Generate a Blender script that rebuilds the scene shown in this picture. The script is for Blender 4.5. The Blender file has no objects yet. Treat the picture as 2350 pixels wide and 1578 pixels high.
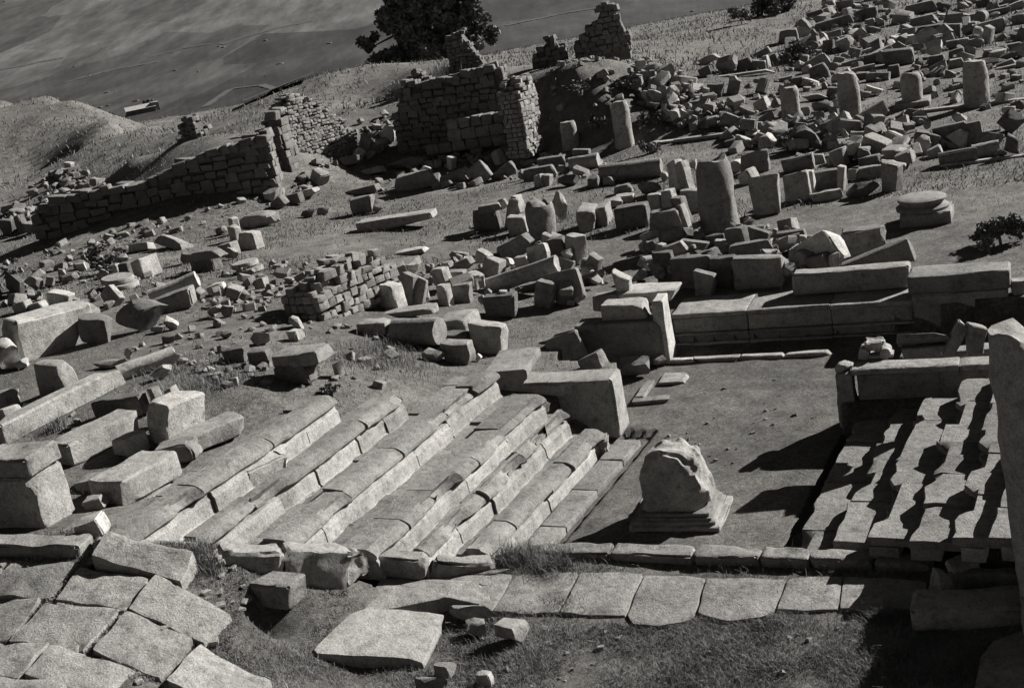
import bpy, bmesh, math, random
import numpy as np
from mathutils import Vector, Matrix, Euler

# ------------------------------------------------------------------ camera, light, exposure
SC = bpy.context.scene
COL = SC.collection
PW, PH, FPX = 2350.0, 1578.0, 2900.0        # photograph size and focal length in its pixels
TH, ROLL, CAMZ = math.radians(17.0), math.radians(10.5), 8.0
fw = np.array([0, math.cos(TH), -math.sin(TH)]); r0 = np.array([1.0, 0, 0]); u0 = np.cross(r0, fw)
CR = math.cos(ROLL) * r0 - math.sin(ROLL) * u0
CU = math.sin(ROLL) * r0 + math.cos(ROLL) * u0
cam_data = bpy.data.cameras.new('camera'); cam = bpy.data.objects.new('camera', cam_data); COL.objects.link(cam)
cam_data.sensor_width = 36; cam_data.lens = 36 * FPX / PW
cam_data.clip_start = 0.1; cam_data.clip_end = 9000
cam.matrix_world = Matrix(((CR[0], CU[0], -fw[0], 0), (CR[1], CU[1], -fw[1], 0), (CR[2], CU[2], -fw[2], CAMZ), (0, 0, 0, 1)))
SC.camera = cam

SUN_EL, SUN_AZ = math.radians(27), math.radians(25)      # azimuth from +X towards +Y
world = bpy.data.worlds.new('World'); SC.world = world; world.use_nodes = True
nt = world.node_tree; nt.nodes.clear()
sky = nt.nodes.new('ShaderNodeTexSky'); sky.sky_type = 'NISHITA'; sky.sun_disc = False
sky.sun_elevation = SUN_EL; sky.sun_rotation = math.pi / 2 - SUN_AZ
sky.air_density = 0.4; sky.dust_density = 0.05      # clear air; the plate sees only the red of the sky
bwn = nt.nodes.new('ShaderNodeSeparateColor'); bg = nt.nodes.new('ShaderNodeBackground'); wo = nt.nodes.new('ShaderNodeOutputWorld')
bg.inputs['Strength'].default_value = 0.05
nt.links.new(sky.outputs[0], bwn.inputs[0]); nt.links.new(bwn.outputs[0], bg.inputs[0]); nt.links.new(bg.outputs[0], wo.inputs[0])
sun_d = bpy.data.lights.new('sun', 'SUN'); sun_d.energy = 5.0; sun_d.angle = math.radians(0.5); sun_d.color = (1, 0.985, 0.965)
sun = bpy.data.objects.new('sun', sun_d); COL.objects.link(sun)
sdir = Vector((math.cos(SUN_EL) * math.cos(SUN_AZ), math.cos(SUN_EL) * math.sin(SUN_AZ), math.sin(SUN_EL)))
sun.rotation_euler = sdir.to_track_quat('Z', 'Y').to_euler()
SC.view_settings.view_transform = 'Standard'; SC.view_settings.look = 'None'
SC.view_settings.gamma = 1; SC.view_settings.use_curve_mapping = False; SC.view_settings.exposure = 1.28
SC.render.engine = 'CYCLES'; SC.cycles.max_bounces = 4; SC.cycles.diffuse_bounces = 1

# ------------------------------------------------------------------ measuring helpers
rnd = random.Random(7); nrs = np.random.RandomState(11)
CAMP = np.array([0, 0, CAMZ])
def ray(px, py):
    d = fw * FPX + CR * (px - PW / 2) + CU * (PH / 2 - py); return d / np.linalg.norm(d)
def at(px, py, z):
    d = ray(px, py); t = (z - CAMZ) / d[2]; return CAMP + d * t
A1, A2 = math.radians(-23), math.radians(61)
E1 = np.array([math.cos(A1), math.sin(A1)]); E2 = np.array([math.cos(A2), math.sin(A2)])
N2 = np.array([math.sin(A2), -math.cos(A2)])
def site(p, a): return p * N2 + a * E2                     # court grid: across the seat rows, along them

# near ends of the left seat rows (foot of each nosing, photo pixels and height)
LNEAR = [(1160, 1262, .48), (1008, 1266, .84), (918, 1258, 1.2), (690, 1240, 1.56), (515, 1238, 1.92), (335, 1238, 2.28)]
LBN = np.array(sorted([((at(*q)[:2] @ N2), (at(*q)[:2] @ E2)) for q in LNEAR] + [(-7.6, 13.1), (-11.6, at(335, 1238, 2.28)[:2] @ E2 - .9)]))
# ground height: control points measured on the photograph, smoothly joined
CP = [(1200,1500,.35),(1700,1500,.3),(2200,1560,.35),(820,1560,.45),(1500,1340,.3),(900,1345,.35),(2000,1340,.32),(2320,1400,.45),(1000,1420,.38),
 (0,1240,2.2),(200,1238,2.2),(346,1240,2.24),(500,1244,1.9),(532,1275,1.78),(640,1278,1.52),(740,1290,1.2),(785,1302,.95),(822,1352,.5),(600,1340,1.42),(0,1320,2.1),(300,1320,1.95),(560,1320,1.6),(715,1335,1.1),(0,1400,1.9),(300,1420,1.82),(550,1400,1.5),(0,1560,1.78),(300,1560,1.55),(460,1560,1.25),(620,1480,.8),(710,1420,.52),(800,1340,.45),(850,1283,.8),(950,1288,.66),(1100,1292,.48),(850,1312,.5),
 (100,1000,2.15),(300,900,2.2),(600,900,2.2),(450,760,2.1),(750,850,1.9),(950,850,1.3),(700,700,1.8),(200,780,2.05),(850,760,1.5),(1000,800,1.1),(1080,820,.9),(0,850,2.1),
 (1200,770,.62),(50,650,1.7),(250,650,1.65),(600,620,1.3),(850,600,1.0),(1000,600,.68),
 (1250,600,.62),(1700,580,.62),(2100,560,.62),(2300,500,.68),(1500,450,.62),(1900,420,.62),(2300,350,.62),(1200,420,.62),(900,480,.62),(700,540,.9),(500,560,1.0),(1600,320,.62),(2000,250,.62),(2300,230,.62),
 (1900,100,.62),(2300,50,.62),(1700,130,.62),(1450,340,.62),(850,400,.62),(700,460,.62),(1560,640,.62),(1900,640,.62),(2330,620,.62),
 (100,600,1.0),(30,600,.7),(60,545,.2),(0,520,-.2),(240,408,1.6),(300,362,2.4),(100,430,-.2),(200,330,2.1),(330,420,2.0),(410,324,3.0),(480,314,3.1),(560,312,3.1),(500,275,2.5),(600,265,2.6),(650,205,2.9),(740,175,3.5),(840,148,3.6),(880,250,1.6),(820,260,2.3),(250,470,.9),
 (100,330,2.0),(50,270,3.4),(110,213,4.4),(250,262,3.0),(330,290,2.2),(0,220,4.3),(165,226,4.0),
 (1320,155,3.3),(1400,135,3.3),(1470,155,2.7),(1570,205,1.1),(1330,240,2.0),(1400,235,2.0),(1470,245,1.5),(1240,335,.62),(1320,335,.62),(1400,335,.62),(1500,325,.62),(1250,180,3.0),(1180,185,2.9),(920,368,.62),(1070,360,.62),(1200,352,.62),(1000,352,.62),(1130,345,.62),
 (1000,165,3.0),(1100,165,3.1),(950,160,3.1),(1600,80,1.2),(1750,25,1.0),(1150,125,2.6)]
POL = []
for px in (-900, -400, 0, 400, 800, 1200, 1600, 2000, 2400, 2900, 3600):
    for r_, z_ in ((3, .6), (6, .5), (125, -1), (150, -6), (230, -20), (380, -31), (560, -32), (800, -26), (1250, 15), (2000, 120), (3500, 330)):
        if px < 0 and r_ < 7: continue
        POL.append((px, r_, z_))
for px, r_, z_ in ((230,61,.8),(300,62,.9),(380,62,1.0),(450,62,1.3),(420,80,-1.5),(520,78,-1),(650,78,-.6),(800,80,-.2),(950,88,.0),(1150,90,.3),(1350,95,.4),(360,97,-3),(440,100,-4),(600,100,-3),(-600,14,1.5),(-600,25,1.8),(-600,45,.8),(-600,80,3.5),(3000,14,.8),(3000,25,.9),(3000,45,.8),(3000,80,.8),(2500,100,.6),(2100,100,.6),(-500,105,1.0),(100,112,0.5),(350,106,-1.0),(-900,14,1.4),(-900,60,2)):
    POL.append((px, r_, z_))
_pts = []
for px, py, z in CP:
    P = at(px, py, z); _pts.append((math.atan2(P[0], P[1]), math.log(math.hypot(P[0], P[1])), z))
for px, r_, z in POL:
    d = ray(px, 600); _pts.append((math.atan2(d[0], d[1]), math.log(r_), z))
_pts = np.array(_pts)
_D = np.sqrt((_pts[:, None, 0] - _pts[None, :, 0]) ** 2 + (_pts[:, None, 1] - _pts[None, :, 1]) ** 2)
_n = len(_pts); _M = np.zeros((_n + 1, _n + 1)); _M[:_n, :_n] = _D - 2e-3 * np.eye(_n); _M[:_n, _n] = 1; _M[_n, :_n] = 1
_w = np.linalg.solve(_M, np.append(_pts[:, 2], 0))
def gz(x, y, beds=True):
    x = np.atleast_1d(np.asarray(x, float)); y = np.atleast_1d(np.asarray(y, float)); out = np.empty(len(x))
    for i in range(0, len(x), 20000):
        xx, yy = x[i:i + 20000], y[i:i + 20000]
        u = np.arctan2(xx, yy); v = np.log(np.maximum(np.hypot(xx, yy), .5))
        D = np.sqrt((u[:, None] - _pts[None, :, 0]) ** 2 + (v[:, None] - _pts[None, :, 1]) ** 2)
        z = D @ _w[:_n] + _w[_n]
        r = np.hypot(xx, yy); s = np.clip(r / 60, .25, 3)
        z += .035 * s * (np.sin(xx * 1.3 + 1.7 * np.sin(yy * .9)) * np.sin(yy * 1.1 + 1.3 * np.sin(xx * .7))) + .02 * s * np.sin(xx * 3.1 + 2 * np.sin(yy * 2.3)) * np.sin(yy * 2.9)
        p = xx * N2[0] + yy * N2[1]; a = xx * E2[0] + yy * E2[1]
        # sunken court and the beds under the two banks of seats
        court = (p > np.where(a > 20, -10.4, np.where(a > 17.2, -9.2, -8.6))) & (p < -4.6) & (a > 13.45 + .1 * (p + 8)) & (a < 22.75 + .1 * (p + 8)) & ~((p < -9.0) & (a > 18.35) & (a < 20.0))
        court |= (p >= -4.6) & (p < -1.6) & (a > 18.75) & (a < 23.0)
        rb = (p >= -4.6) & (p < -.6) & (a > 13.75 + .05 * (p + 4)) & (a < 18.3)
        lb = (p <= -7.7) & (p > -11.3) & (a > np.interp(p, LBN[:, 0], LBN[:, 1]) + .02) & (a < np.where(p > -9.0, 18.3, np.minimum(17.2, 13.6 + (p + 11.2) * 2.9)))
        bed = .015 * np.sin(xx * 5 + 2 * np.sin(yy * 3)) * np.sin(yy * 6)
        if not beds: out[i:i + 20000] = z; continue
        z = np.where(court, bed, z)
        z = np.where(rb, np.clip((p + 4.3) * .27 - .3, -.1, 9), z)
        z = np.where(lb, np.clip((-7.9 - p) * .68 - .35, -.1, 9), z)
        out[i:i + 20000] = z
    return out
_T = np.geomspace(5, 4000, 420)
def hit(px, py, lift=0.0, beds=True):
    d = ray(px, py); P = CAMP[None] + d[None] * _T[:, None]
    g = P[:, 2] - gz(P[:, 0], P[:, 1], beds) - lift
    k = np.nonzero(g < 0)[0]
    if len(k) == 0: return CAMP + d * 4000
    k = max(k[0], 1); lo, hi = _T[k - 1], _T[k]
    tt = np.linspace(lo, hi, 12); P = CAMP[None] + d[None] * tt[:, None]
    g = P[:, 2] - gz(P[:, 0], P[:, 1], beds) - lift
    j = np.nonzero(g < 0)[0]; j = max(j[0], 1) if len(j) else 11
    g0, g1 = g[j - 1], g[j]; s = g0 / (g0 - g1) if g0 != g1 else 0
    return CAMP + d * (tt[j - 1] + (tt[j] - tt[j - 1]) * s)
def ppm(P): return FPX / np.linalg.norm(np.asarray(P) - CAMP)      # photograph pixels per metre at P

# ------------------------------------------------------------------ materials
def new_mat(name):
    m = bpy.data.materials.new(name); m.use_nodes = True; t = m.node_tree; b = t.nodes['Principled BSDF']
    b.inputs['Roughness'].default_value = .92
    if 'Specular IOR Level' in b.inputs: b.inputs['Specular IOR Level'].default_value = .15
    return m, t, b
def nd(t, kind, **kw):
    n = t.nodes.new(kind)
    for k, v in kw.items():
        if k in n.inputs: n.inputs[k].default_value = v
        else: setattr(n, k, v)
    return n
def ramp(t, src, stops):
    r = t.nodes.new('ShaderNodeValToRGB'); e = r.color_ramp.elements
    while len(e) < len(stops): e.new(.5)
    for el, (p, v) in zip(e, stops):
        el.position = p; el.color = (v, v * .99, v * .97, 1)
    t.links.new(src, r.inputs[0]); return r
def mix(t, fac, a, b, mode='MIX'):
    m = t.nodes.new('ShaderNodeMix'); m.data_type = 'RGBA'; m.blend_type = mode
    if isinstance(fac, float): m.inputs[0].default_value = fac
    else: t.links.new(fac, m.inputs[0])
    t.links.new(a, m.inputs[6]); t.links.new(b, m.inputs[7]); return m.outputs[2]
def stone_mat(name, base, lichen=.5, scale=1.0, bump=.6):
    m, t, b = new_mat(name); L = t.links.new
    tc = t.nodes.new('ShaderNodeTexCoord'); oi = t.nodes.new('ShaderNodeObjectInfo')
    w = nd(t, 'ShaderNodeMath', operation='MULTIPLY'); L(oi.outputs['Random'], w.inputs[0]); w.inputs[1].default_value = 37.0
    def nz(sc, det, ro):
        n = nd(t, 'ShaderNodeTexNoise', noise_dimensions='4D', Scale=sc * scale, Detail=det, Roughness=ro)
        L(tc.outputs['Object'], n.inputs['Vector']); L(w.outputs[0], n.inputs['W']); return n.outputs[0]
    big, mid, fine, spot = nz(1.6, 4, .6), nz(7, 6, .68), nz(42, 5, .75), nz(13, 5, .7)
    c1 = ramp(t, big, [(.3, base * .74), (.5, base), (.72, base * 1.18)])
    c2 = ramp(t, mid, [(.28, .42), (.47, .92), (.7, 1.18)])
    c3 = ramp(t, fine, [(.3, .45), (.52, 1.0), (.75, 1.38)])
    c = mix(t, 1.0, c1.outputs[0], c2.outputs[0], 'MULTIPLY'); c = mix(t, 1.0, c, c3.outputs[0], 'MULTIPLY')
    lr = ramp(t, spot, [(.60 - .08 * lichen, 0), (.70, lichen)])
    dk = nd(t, 'ShaderNodeRGB'); dk.outputs[0].default_value = (base * .3, base * .295, base * .285, 1)
    c = mix(t, lr.outputs[0], c, dk.outputs[0])
    rv = nd(t, 'ShaderNodeMapRange'); L(oi.outputs['Random'], rv.inputs[0]); rv.inputs[3].default_value = .78; rv.inputs[4].default_value = 1.16
    c = mix(t, 1.0, c, rv.outputs[0], 'MULTIPLY')
    L(c, b.inputs['Base Color'])
    ad = nd(t, 'ShaderNodeMath', operation='ADD'); L(mid, ad.inputs[0])
    mu = nd(t, 'ShaderNodeMath', operation='MULTIPLY'); L(fine, mu.inputs[0]); mu.inputs[1].default_value = .45; L(mu.outputs[0], ad.inputs[1])
    bp = nd(t, 'ShaderNodeBump', Strength=bump, Distance=.045); L(ad.outputs[0], bp.inputs['Height']); L(bp.outputs[0], b.inputs['Normal'])
    return m
M_STONE = stone_mat('weathered_limestone', .235, .45)
M_PALE = stone_mat('pale_limestone', .34, .3)
M_GREY = stone_mat('grey_stone', .18, .6)
M_DARK = stone_mat('dark_weathered_stone', .12, .7)
M_SEAT = stone_mat('seat_limestone', .19, .45, 1.3, .7)
M_RISER = stone_mat('riser_limestone', .27, .25, 1.3, .6)
M_FLAG = stone_mat('paving_limestone', .23, .55, 1.2, .8)
M_RUB = stone_mat('rubble_masonry', .16, .6, 1.5, .9)
M_MORTAR = stone_mat('mortar_core', .11, .6, 2.0, 1.0)

def ground_mat():
    m, t, b = new_mat('dry_grass_and_soil'); L = t.links.new
    g = t.nodes.new('ShaderNodeNewGeometry')
    def nz(sc, det, ro, src=None):
        n = nd(t, 'ShaderNodeTexNoise', Scale=sc, Detail=det, Roughness=ro); L(src or g.outputs['Position'], n.inputs['Vector']); return n.outputs[0]
    big, mid, fine, grit = nz(.35, 5, .6), nz(2.6, 6, .7), nz(16, 6, .75), nz(70, 3, .7)
    c1 = ramp(t, big, [(.3, .1), (.55, .15), (.75, .21)])
    c2 = ramp(t, mid, [(.3, .55), (.5, .95), (.7, 1.35)])
    c3 = ramp(t, fine, [(.3, .45), (.52, 1.0), (.72, 1.6)])
    c4 = ramp(t, grit, [(.35, .75), (.6, 1.05), (.74, 1.5)])
    c = mix(t, 1.0, c1.outputs[0], c2.outputs[0], 'MULTIPLY'); c = mix(t, 1.0, c, c3.outputs[0], 'MULTIPLY'); c = mix(t, 1.0, c, c4.outputs[0], 'MULTIPLY')
    # open country beyond the terrace: long bands of stubble and scrub
    mp = nd(t, 'ShaderNodeMapping'); mp.inputs['Scale'].default_value = (.0022, .0055, .003); mp.inputs['Rotation'].default_value = (0, 0, .12); L(g.outputs['Position'], mp.inputs['Vector'])
    s1 = nz(1.0, 5, .62, mp.outputs[0])
    mp2 = nd(t, 'ShaderNodeMapping'); mp2.inputs['Scale'].default_value = (.05, .009, .02); mp2.inputs['Rotation'].default_value = (0, 0, -.1); L(g.outputs['Position'], mp2.inputs['Vector'])
    s2 = nz(1.0, 6, .7, mp2.outputs[0])
    f1 = ramp(t, s1, [(.3, .021), (.46, .026), (.58, .033), (.75, .044)]); f2 = ramp(t, s2, [(.3, .45), (.5, 1.0), (.72, 1.75)])
    fc = mix(t, 1.0, f1.outputs[0], f2.outputs[0], 'MULTIPLY')
    mp3 = nd(t, 'ShaderNodeMapping'); mp3.inputs['Scale'].default_value = (.011, .0036, .003); mp3.inputs['Rotation'].default_value = (0, 0, .35); L(g.outputs['Position'], mp3.inputs['Vector'])
    vo = nd(t, 'ShaderNodeTexVoronoi', Scale=1.0, distance='CHEBYCHEV'); L(mp3.outputs[0], vo.inputs['Vector'])
    f3 = ramp(t, vo.outputs['Color'], [(.1, .62), (.5, .95), (.9, 1.5)]); fc = mix(t, 1.0, fc, f3.outputs[0], 'MULTIPLY')
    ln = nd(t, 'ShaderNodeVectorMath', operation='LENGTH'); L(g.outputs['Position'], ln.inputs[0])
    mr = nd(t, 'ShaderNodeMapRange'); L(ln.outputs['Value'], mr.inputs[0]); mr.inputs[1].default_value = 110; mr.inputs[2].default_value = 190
    pale = nd(t, 'ShaderNodeMapRange'); L(ln.outputs['Value'], pale.inputs[0]); pale.inputs[1].default_value = 450; pale.inputs[2].default_value = 1700; pale.inputs[3].default_value = 1.0; pale.inputs[4].default_value = 2.9  # far ground colour paled with distance to imitate haze
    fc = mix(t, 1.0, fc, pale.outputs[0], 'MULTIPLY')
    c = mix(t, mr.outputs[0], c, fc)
    L(c, b.inputs['Base Color'])
    ad = nd(t, 'ShaderNodeMath', operation='ADD'); L(fine, ad.inputs[0]); L(grit, ad.inputs[1])
    bp = nd(t, 'ShaderNodeBump', Strength=.9, Distance=.05); L(ad.outputs[0], bp.inputs['Height']); L(bp.outputs[0], b.inputs['Normal'])
    return m
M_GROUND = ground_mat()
def leaf_mat(name, lo, hi, sc):
    m, t, b = new_mat(name); g = t.nodes.new('ShaderNodeNewGeometry')
    n = nd(t, 'ShaderNodeTexNoise', Scale=sc, Detail=3); t.links.new(g.outputs['Position'], n.inputs['Vector'])
    r = ramp(t, n.outputs[0], [(.3, lo), (.7, hi)]); t.links.new(r.outputs[0], b.inputs['Base Color']); return m
M_TRACK = leaf_mat('pale_track_soil', .05, .075, .02)
M_LEAF = leaf_mat('dark_evergreen_leaves', .05, .17, 1.2)
M_BARK = leaf_mat('bark', .06, .12, 3)
M_GRASS = leaf_mat('dry_grass_blades', .1, .26, 1.5)
M_GRASS2 = leaf_mat('scrub_grass_blades', .06, .22, 2.2)

# ------------------------------------------------------------------ object helpers
def mesh(name, V, F, mat, sharp=38):
    me = bpy.data.meshes.new(name); me.from_pydata([tuple(v) for v in V], [], F); me.update()
    me.polygons.foreach_set('use_smooth', [True] * len(me.polygons))
    if sharp: me.set_sharp_from_angle(angle=math.radians(sharp))
    me.materials.append(mat); return me
def tag(o, label=None, cat=None, group=None, kind=None):
    if label: o['label'] = label
    if cat: o['category'] = cat
    if group: o['group'] = group
    if kind: o['kind'] = kind
    return o
def link(name, me, loc=(0, 0, 0), rot=None, parent=None, scale=None):
    o = bpy.data.objects.new(name, me); COL.objects.link(o); o.location = [float(v) for v in loc]
    if rot is not None: o.rotation_euler = rot
    if scale is not None: o.scale = scale
    if parent: o.parent = parent
    return o
def empty(name, loc, rz, label, cat, group=None):
    o = bpy.data.objects.new(name, None); COL.objects.link(o); o.location = [float(v) for v in loc]; o.rotation_euler = (0, 0, rz); o.empty_display_size = .3
    return tag(o, label, cat, group)

def clampcut(V, cuts):
    for n, c in cuts:
        s = V @ n - c; k = s > 0; V[k] -= np.outer(s[k], n)
    return V
def _hash3(i, j, k, s):
    h = (i * 374761393 + j * 668265263 + k * 2147483647 + s * 1274126177) & 0xFFFFFFFF
    h = ((h ^ (h >> 13)) * 1274126177) & 0xFFFFFFFF; h = ((h ^ (h >> 15)) * 2246822519) & 0xFFFFFFFF
    return (h ^ (h >> 16)) / 4294967295.0 * 2 - 1
def nvec(P, sc, seed):
    """smooth repeatable noise vector, about -1..1"""
    Q = np.asarray(P, float).reshape(-1, 3) * sc + np.array([seed * 3.17 % 91, seed * 7.31 % 83, seed * 1.93 % 77]) + 500
    I = np.floor(Q).astype(np.int64); f = Q - I; f = f * f * f * (f * (f * 6 - 15) + 10); out = np.zeros((len(Q), 3))
    for dx in (0, 1):
        wx = f[:, 0] if dx else 1 - f[:, 0]
        for dy in (0, 1):
            wy = wx * (f[:, 1] if dy else 1 - f[:, 1])
            for dz in (0, 1):
                w = wy * (f[:, 2] if dz else 1 - f[:, 2])
                for c in range(3): out[:, c] += w * _hash3(I[:, 0] + dx, I[:, 1] + dy, I[:, 2] + dz, c * 31 + int(seed) % 1000)
    return out * .85
def box_geo(w, h, d, seed, wear=.03, chips=2, n=4, taper=0.0, brk=0.0):
    """worn stone block, base on z=0, rounded broken arrises and knocked-off corners"""
    m = max(w, h, d); N = [max(3, min(n, int(round(n * s / m)) + 2)) for s in (w, d, h)]
    rim = [min(.22, wear * 1.5 / (s / 2)) for s in (w, d, h)]
    pos = [[-1.0] + list(np.linspace(-1 + rim[q], 1 - rim[q], N[q] - 1)) + [1.0] for q in range(3)]
    idx, V, F = {}, [], []
    def vid(i, j, k):
        key = (i, j, k)
        if key not in idx:
            idx[key] = len(V); V.append((pos[0][i], pos[1][j], pos[2][k]))
        return idx[key]
    for ax in range(3):
        a, b = [q for q in range(3) if q != ax]
        for side in (0, N[ax]):
            for i in range(N[a]):
                for j in range(N[b]):
                    q = []
                    for di, dj in ((0, 0), (1, 0), (1, 1), (0, 1)):
                        c = [0, 0, 0]; c[ax] = side; c[a] = i + di; c[b] = j + dj; q.append(vid(*c))
                    flip = (side == 0) ^ (ax == 1)
                    F.append(q[::-1] if flip else q)
    S = np.array(V); half = np.array([w, d, h]) / 2
    ext = np.abs(S) > .999; ne = ext.sum(1)
    P = S * half
    nv = nvec(P, 2.2 / max(m, .2) * 1.2, seed); nf = nvec(P, 5.5 / max(m, .2), seed + 9)
    pull = np.where(ne == 2, wear * (.35 + 1.3 * np.clip(nv[:, 0] + .25, 0, 1) ** 1.3), np.where(ne == 3, wear * (1.0 + 1.2 * np.abs(nv[:, 1])), 0.0))
    P -= np.sign(S) * ext * pull[:, None]
    P += nf * wear * .6 + nv * wear * .8
    if brk:
        e_ = np.clip((S[:, 0] - .55) / .45, 0, 1); P[:, 0] -= e_ * brk * w * (.5 + 1.6 * nv[:, 1] + .7 * nf[:, 2])
    rr = random.Random(seed)
    cuts = []
    for _ in range(chips):
        nn = np.array([rr.choice((-1, 1)) * rr.uniform(.25, 1), rr.choice((-1, 1)) * rr.uniform(.25, 1), rr.choice((-.4, 1, 1)) * rr.uniform(.3, 1)])
        nn /= np.linalg.norm(nn); c = float(np.abs(nn) @ half) * rr.uniform(.78, .96); cuts.append((nn, c))
    P = clampcut(P, cuts)
    if n <= 6:
        k1, k2, k3 = rr.uniform(-.14, .14), rr.uniform(-.14, .14), rr.uniform(-.12, .12)
        P[:, 0] *= 1 + k1 * P[:, 2] / half[2]; P[:, 1] *= 1 + k2 * P[:, 0] / half[0]; P[:, 2] *= 1 + k3 * P[:, 0] / half[0]
    if taper: P[:, 2] *= 1 - taper * (P[:, 0] / w + .5)
    return P, F
def boulder_geo(w, h, d, seed, sub=2, cuts=7, rough=.16):
    bm = bmesh.new(); bmesh.ops.create_icosphere(bm, subdivisions=sub, radius=1.0)
    P = np.array([v.co[:] for v in bm.verts]); F = [[v.index for v in f.verts] for f in bm.faces]; bm.free()
    rr = random.Random(seed); cc = []
    q = np.linalg.qr(np.array([[rr.gauss(0, .35) + (i == j) for j in range(3)] for i in range(3)]))[0]
    for i in range(3):
        for s in (-1, 1): cc.append((q[:, i] * s, rr.uniform(.5, .86)))
    for _ in range(cuts):
        n = np.array([rr.gauss(0, 1) for _ in range(3)]); n /= np.linalg.norm(n); cc.append((n, rr.uniform(.5, .82)))
    P = P * 1.25 + nvec(P, 1.1, seed) * rough
    P = clampcut(P, cc); P += nvec(P, 3.2, seed + 5) * rough * .22
    mx = np.abs(P).max(0); P = P / mx * np.array([w, d, h]) / 2
    return P, F
def drum_geo(r, h, seed, seg=28, rows=8, broken=.0, flutes=0, wear=.02, taper=.0, top_tilt=(0, 0)):
    """upright drum, base at z=0; broken = height of the jagged top"""
    if flutes: seg = flutes * 5
    V, F = [], []
    for k in range(rows + 1):
        for s in range(seg):
            a = 2 * math.pi * s / seg; z = h * k / rows; rad = r * (1 - taper * k / rows)
            if flutes: rad -= r * .07 * (1 - abs(((s % 5) - 2.5 + .5) / 2.5)) ** .6
            if k == rows: rad *= .96
            V.append((rad * math.cos(a), rad * math.sin(a), z))
    c0 = len(V)
    for q in (.62, .25):
        for s in range(seg):
            a = 2 * math.pi * s / seg; V.append((r * (1 - taper) * q * math.cos(a), r * (1 - taper) * q * math.sin(a), h))
    V.append((0, 0, h)); V.append((0, 0, 0)); P = np.array(V)
    for k in range(rows):
        for s in range(seg):
            s2 = (s + 1) % seg; F.append([k * seg + s, k * seg + s2, (k + 1) * seg + s2, (k + 1) * seg + s])
    top = rows * seg
    for s in range(seg):
        s2 = (s + 1) % seg
        F.append([top + s, top + s2, c0 + s2, c0 + s]); F.append([c0 + s, c0 + s2, c0 + seg + s2, c0 + seg + s])
        F.append([c0 + seg + s, c0 + seg + s2, len(V) - 2]); F.append([s2, s, len(V) - 1])
    nv = nvec(P, 1.6 / r * .5, seed); nf = nvec(P, 5 / r * .5, seed + 3)
    P += nv * wear + nf * wear * .8
    if broken or top_tilt != (0, 0):
        f = np.clip((P[:, 2] / h - .55) / .45, 0, 1)
        P[:, 2] -= f * (broken * (.25 + .9 * np.clip(nv[:, 2] + .4, 0, 1.2)) + (P[:, 0] * top_tilt[0] + P[:, 1] * top_tilt[1]))
        edge = np.hypot(P[:, 0], P[:, 1]) > r * .8
        sh = 1 - .16 * f ** 3 * edge * (broken > 0)
        P[:, 0] *= sh; P[:, 1] *= sh
    return P, F
def lathe_geo(prof, seg=36, seed=0, wear=.006):
    V, F = [], []
    for (rad, z) in prof:
        for s in range(seg):
            a = 2 * math.pi * s / seg; V.append((rad * math.cos(a), rad * math.sin(a), z))
    P = np.array(V); n = len(prof)
    for k in range(n - 1):
        for s in range(seg):
            s2 = (s + 1) % seg; F.append([k * seg + s, k * seg + s2, (k + 1) * seg + s2, (k + 1) * seg + s])
    F.append(list(range((n - 1) * seg, n * seg))); F.append(list(range(seg))[::-1])
    P += nvec(P, 3, seed) * wear; return P, F
def prism_geo(poly, depth, seed=0, wear=.01, segs=1, axis='y'):
    """profile (x,z) extruded along +y"""
    n = len(poly); V, F = [], []
    for k in range(segs + 1):
        for (x, z) in poly: V.append((x, depth * k / segs, z))
    for k in range(segs):
        for i in range(n):
            j = (i + 1) % n; F.append([k * n + i, k * n + j, (k + 1) * n + j, (k + 1) * n + i])
    F.append(list(range(n))[::-1]); F.append([segs * n + i for i in range(n)])
    P = np.array(V); P += nvec(P, 2.5, seed) * wear
    return P, F
def fixn(me):
    if len(me.polygons) < 6000:
        bm = bmesh.new(); bm.from_mesh(me); bmesh.ops.recalc_face_normals(bm, faces=bm.faces); bm.to_mesh(me); bm.free()
_mesh0 = mesh
def mesh(name, V, F, mat, sharp=38):
    me = _mesh0(name, V, F, mat, None); fixn(me)
    if sharp: me.set_sharp_from_angle(angle=math.radians(sharp))
    return me
def pip(x, y, poly):
    poly = np.asarray(poly)[:, :2]; ins = np.zeros(len(x), bool); j = len(poly) - 1
    for i in range(len(poly)):
        xi, yi = poly[i]; xj, yj = poly[j]
        c = ((yi > y) != (yj > y)) & (x < (xj - xi) * (y - yi) / (yj - yi + 1e-12) + xi); ins ^= c; j = i
    return ins
MATS = {'p': M_PALE, 's': M_STONE, 'g': M_GREY, 'd': M_DARK}
KN = {'b': ('stone_block', 'stone block'), 's': ('stone_slab', 'stone slab'), 'r': ('boulder', 'boulder'), 'k': ('column_drum', 'column drum'), 'f': ('fluted_drum', 'column drum'), 'w': ('stone_wedge', 'stone block')}
_seed = [100]
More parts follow.
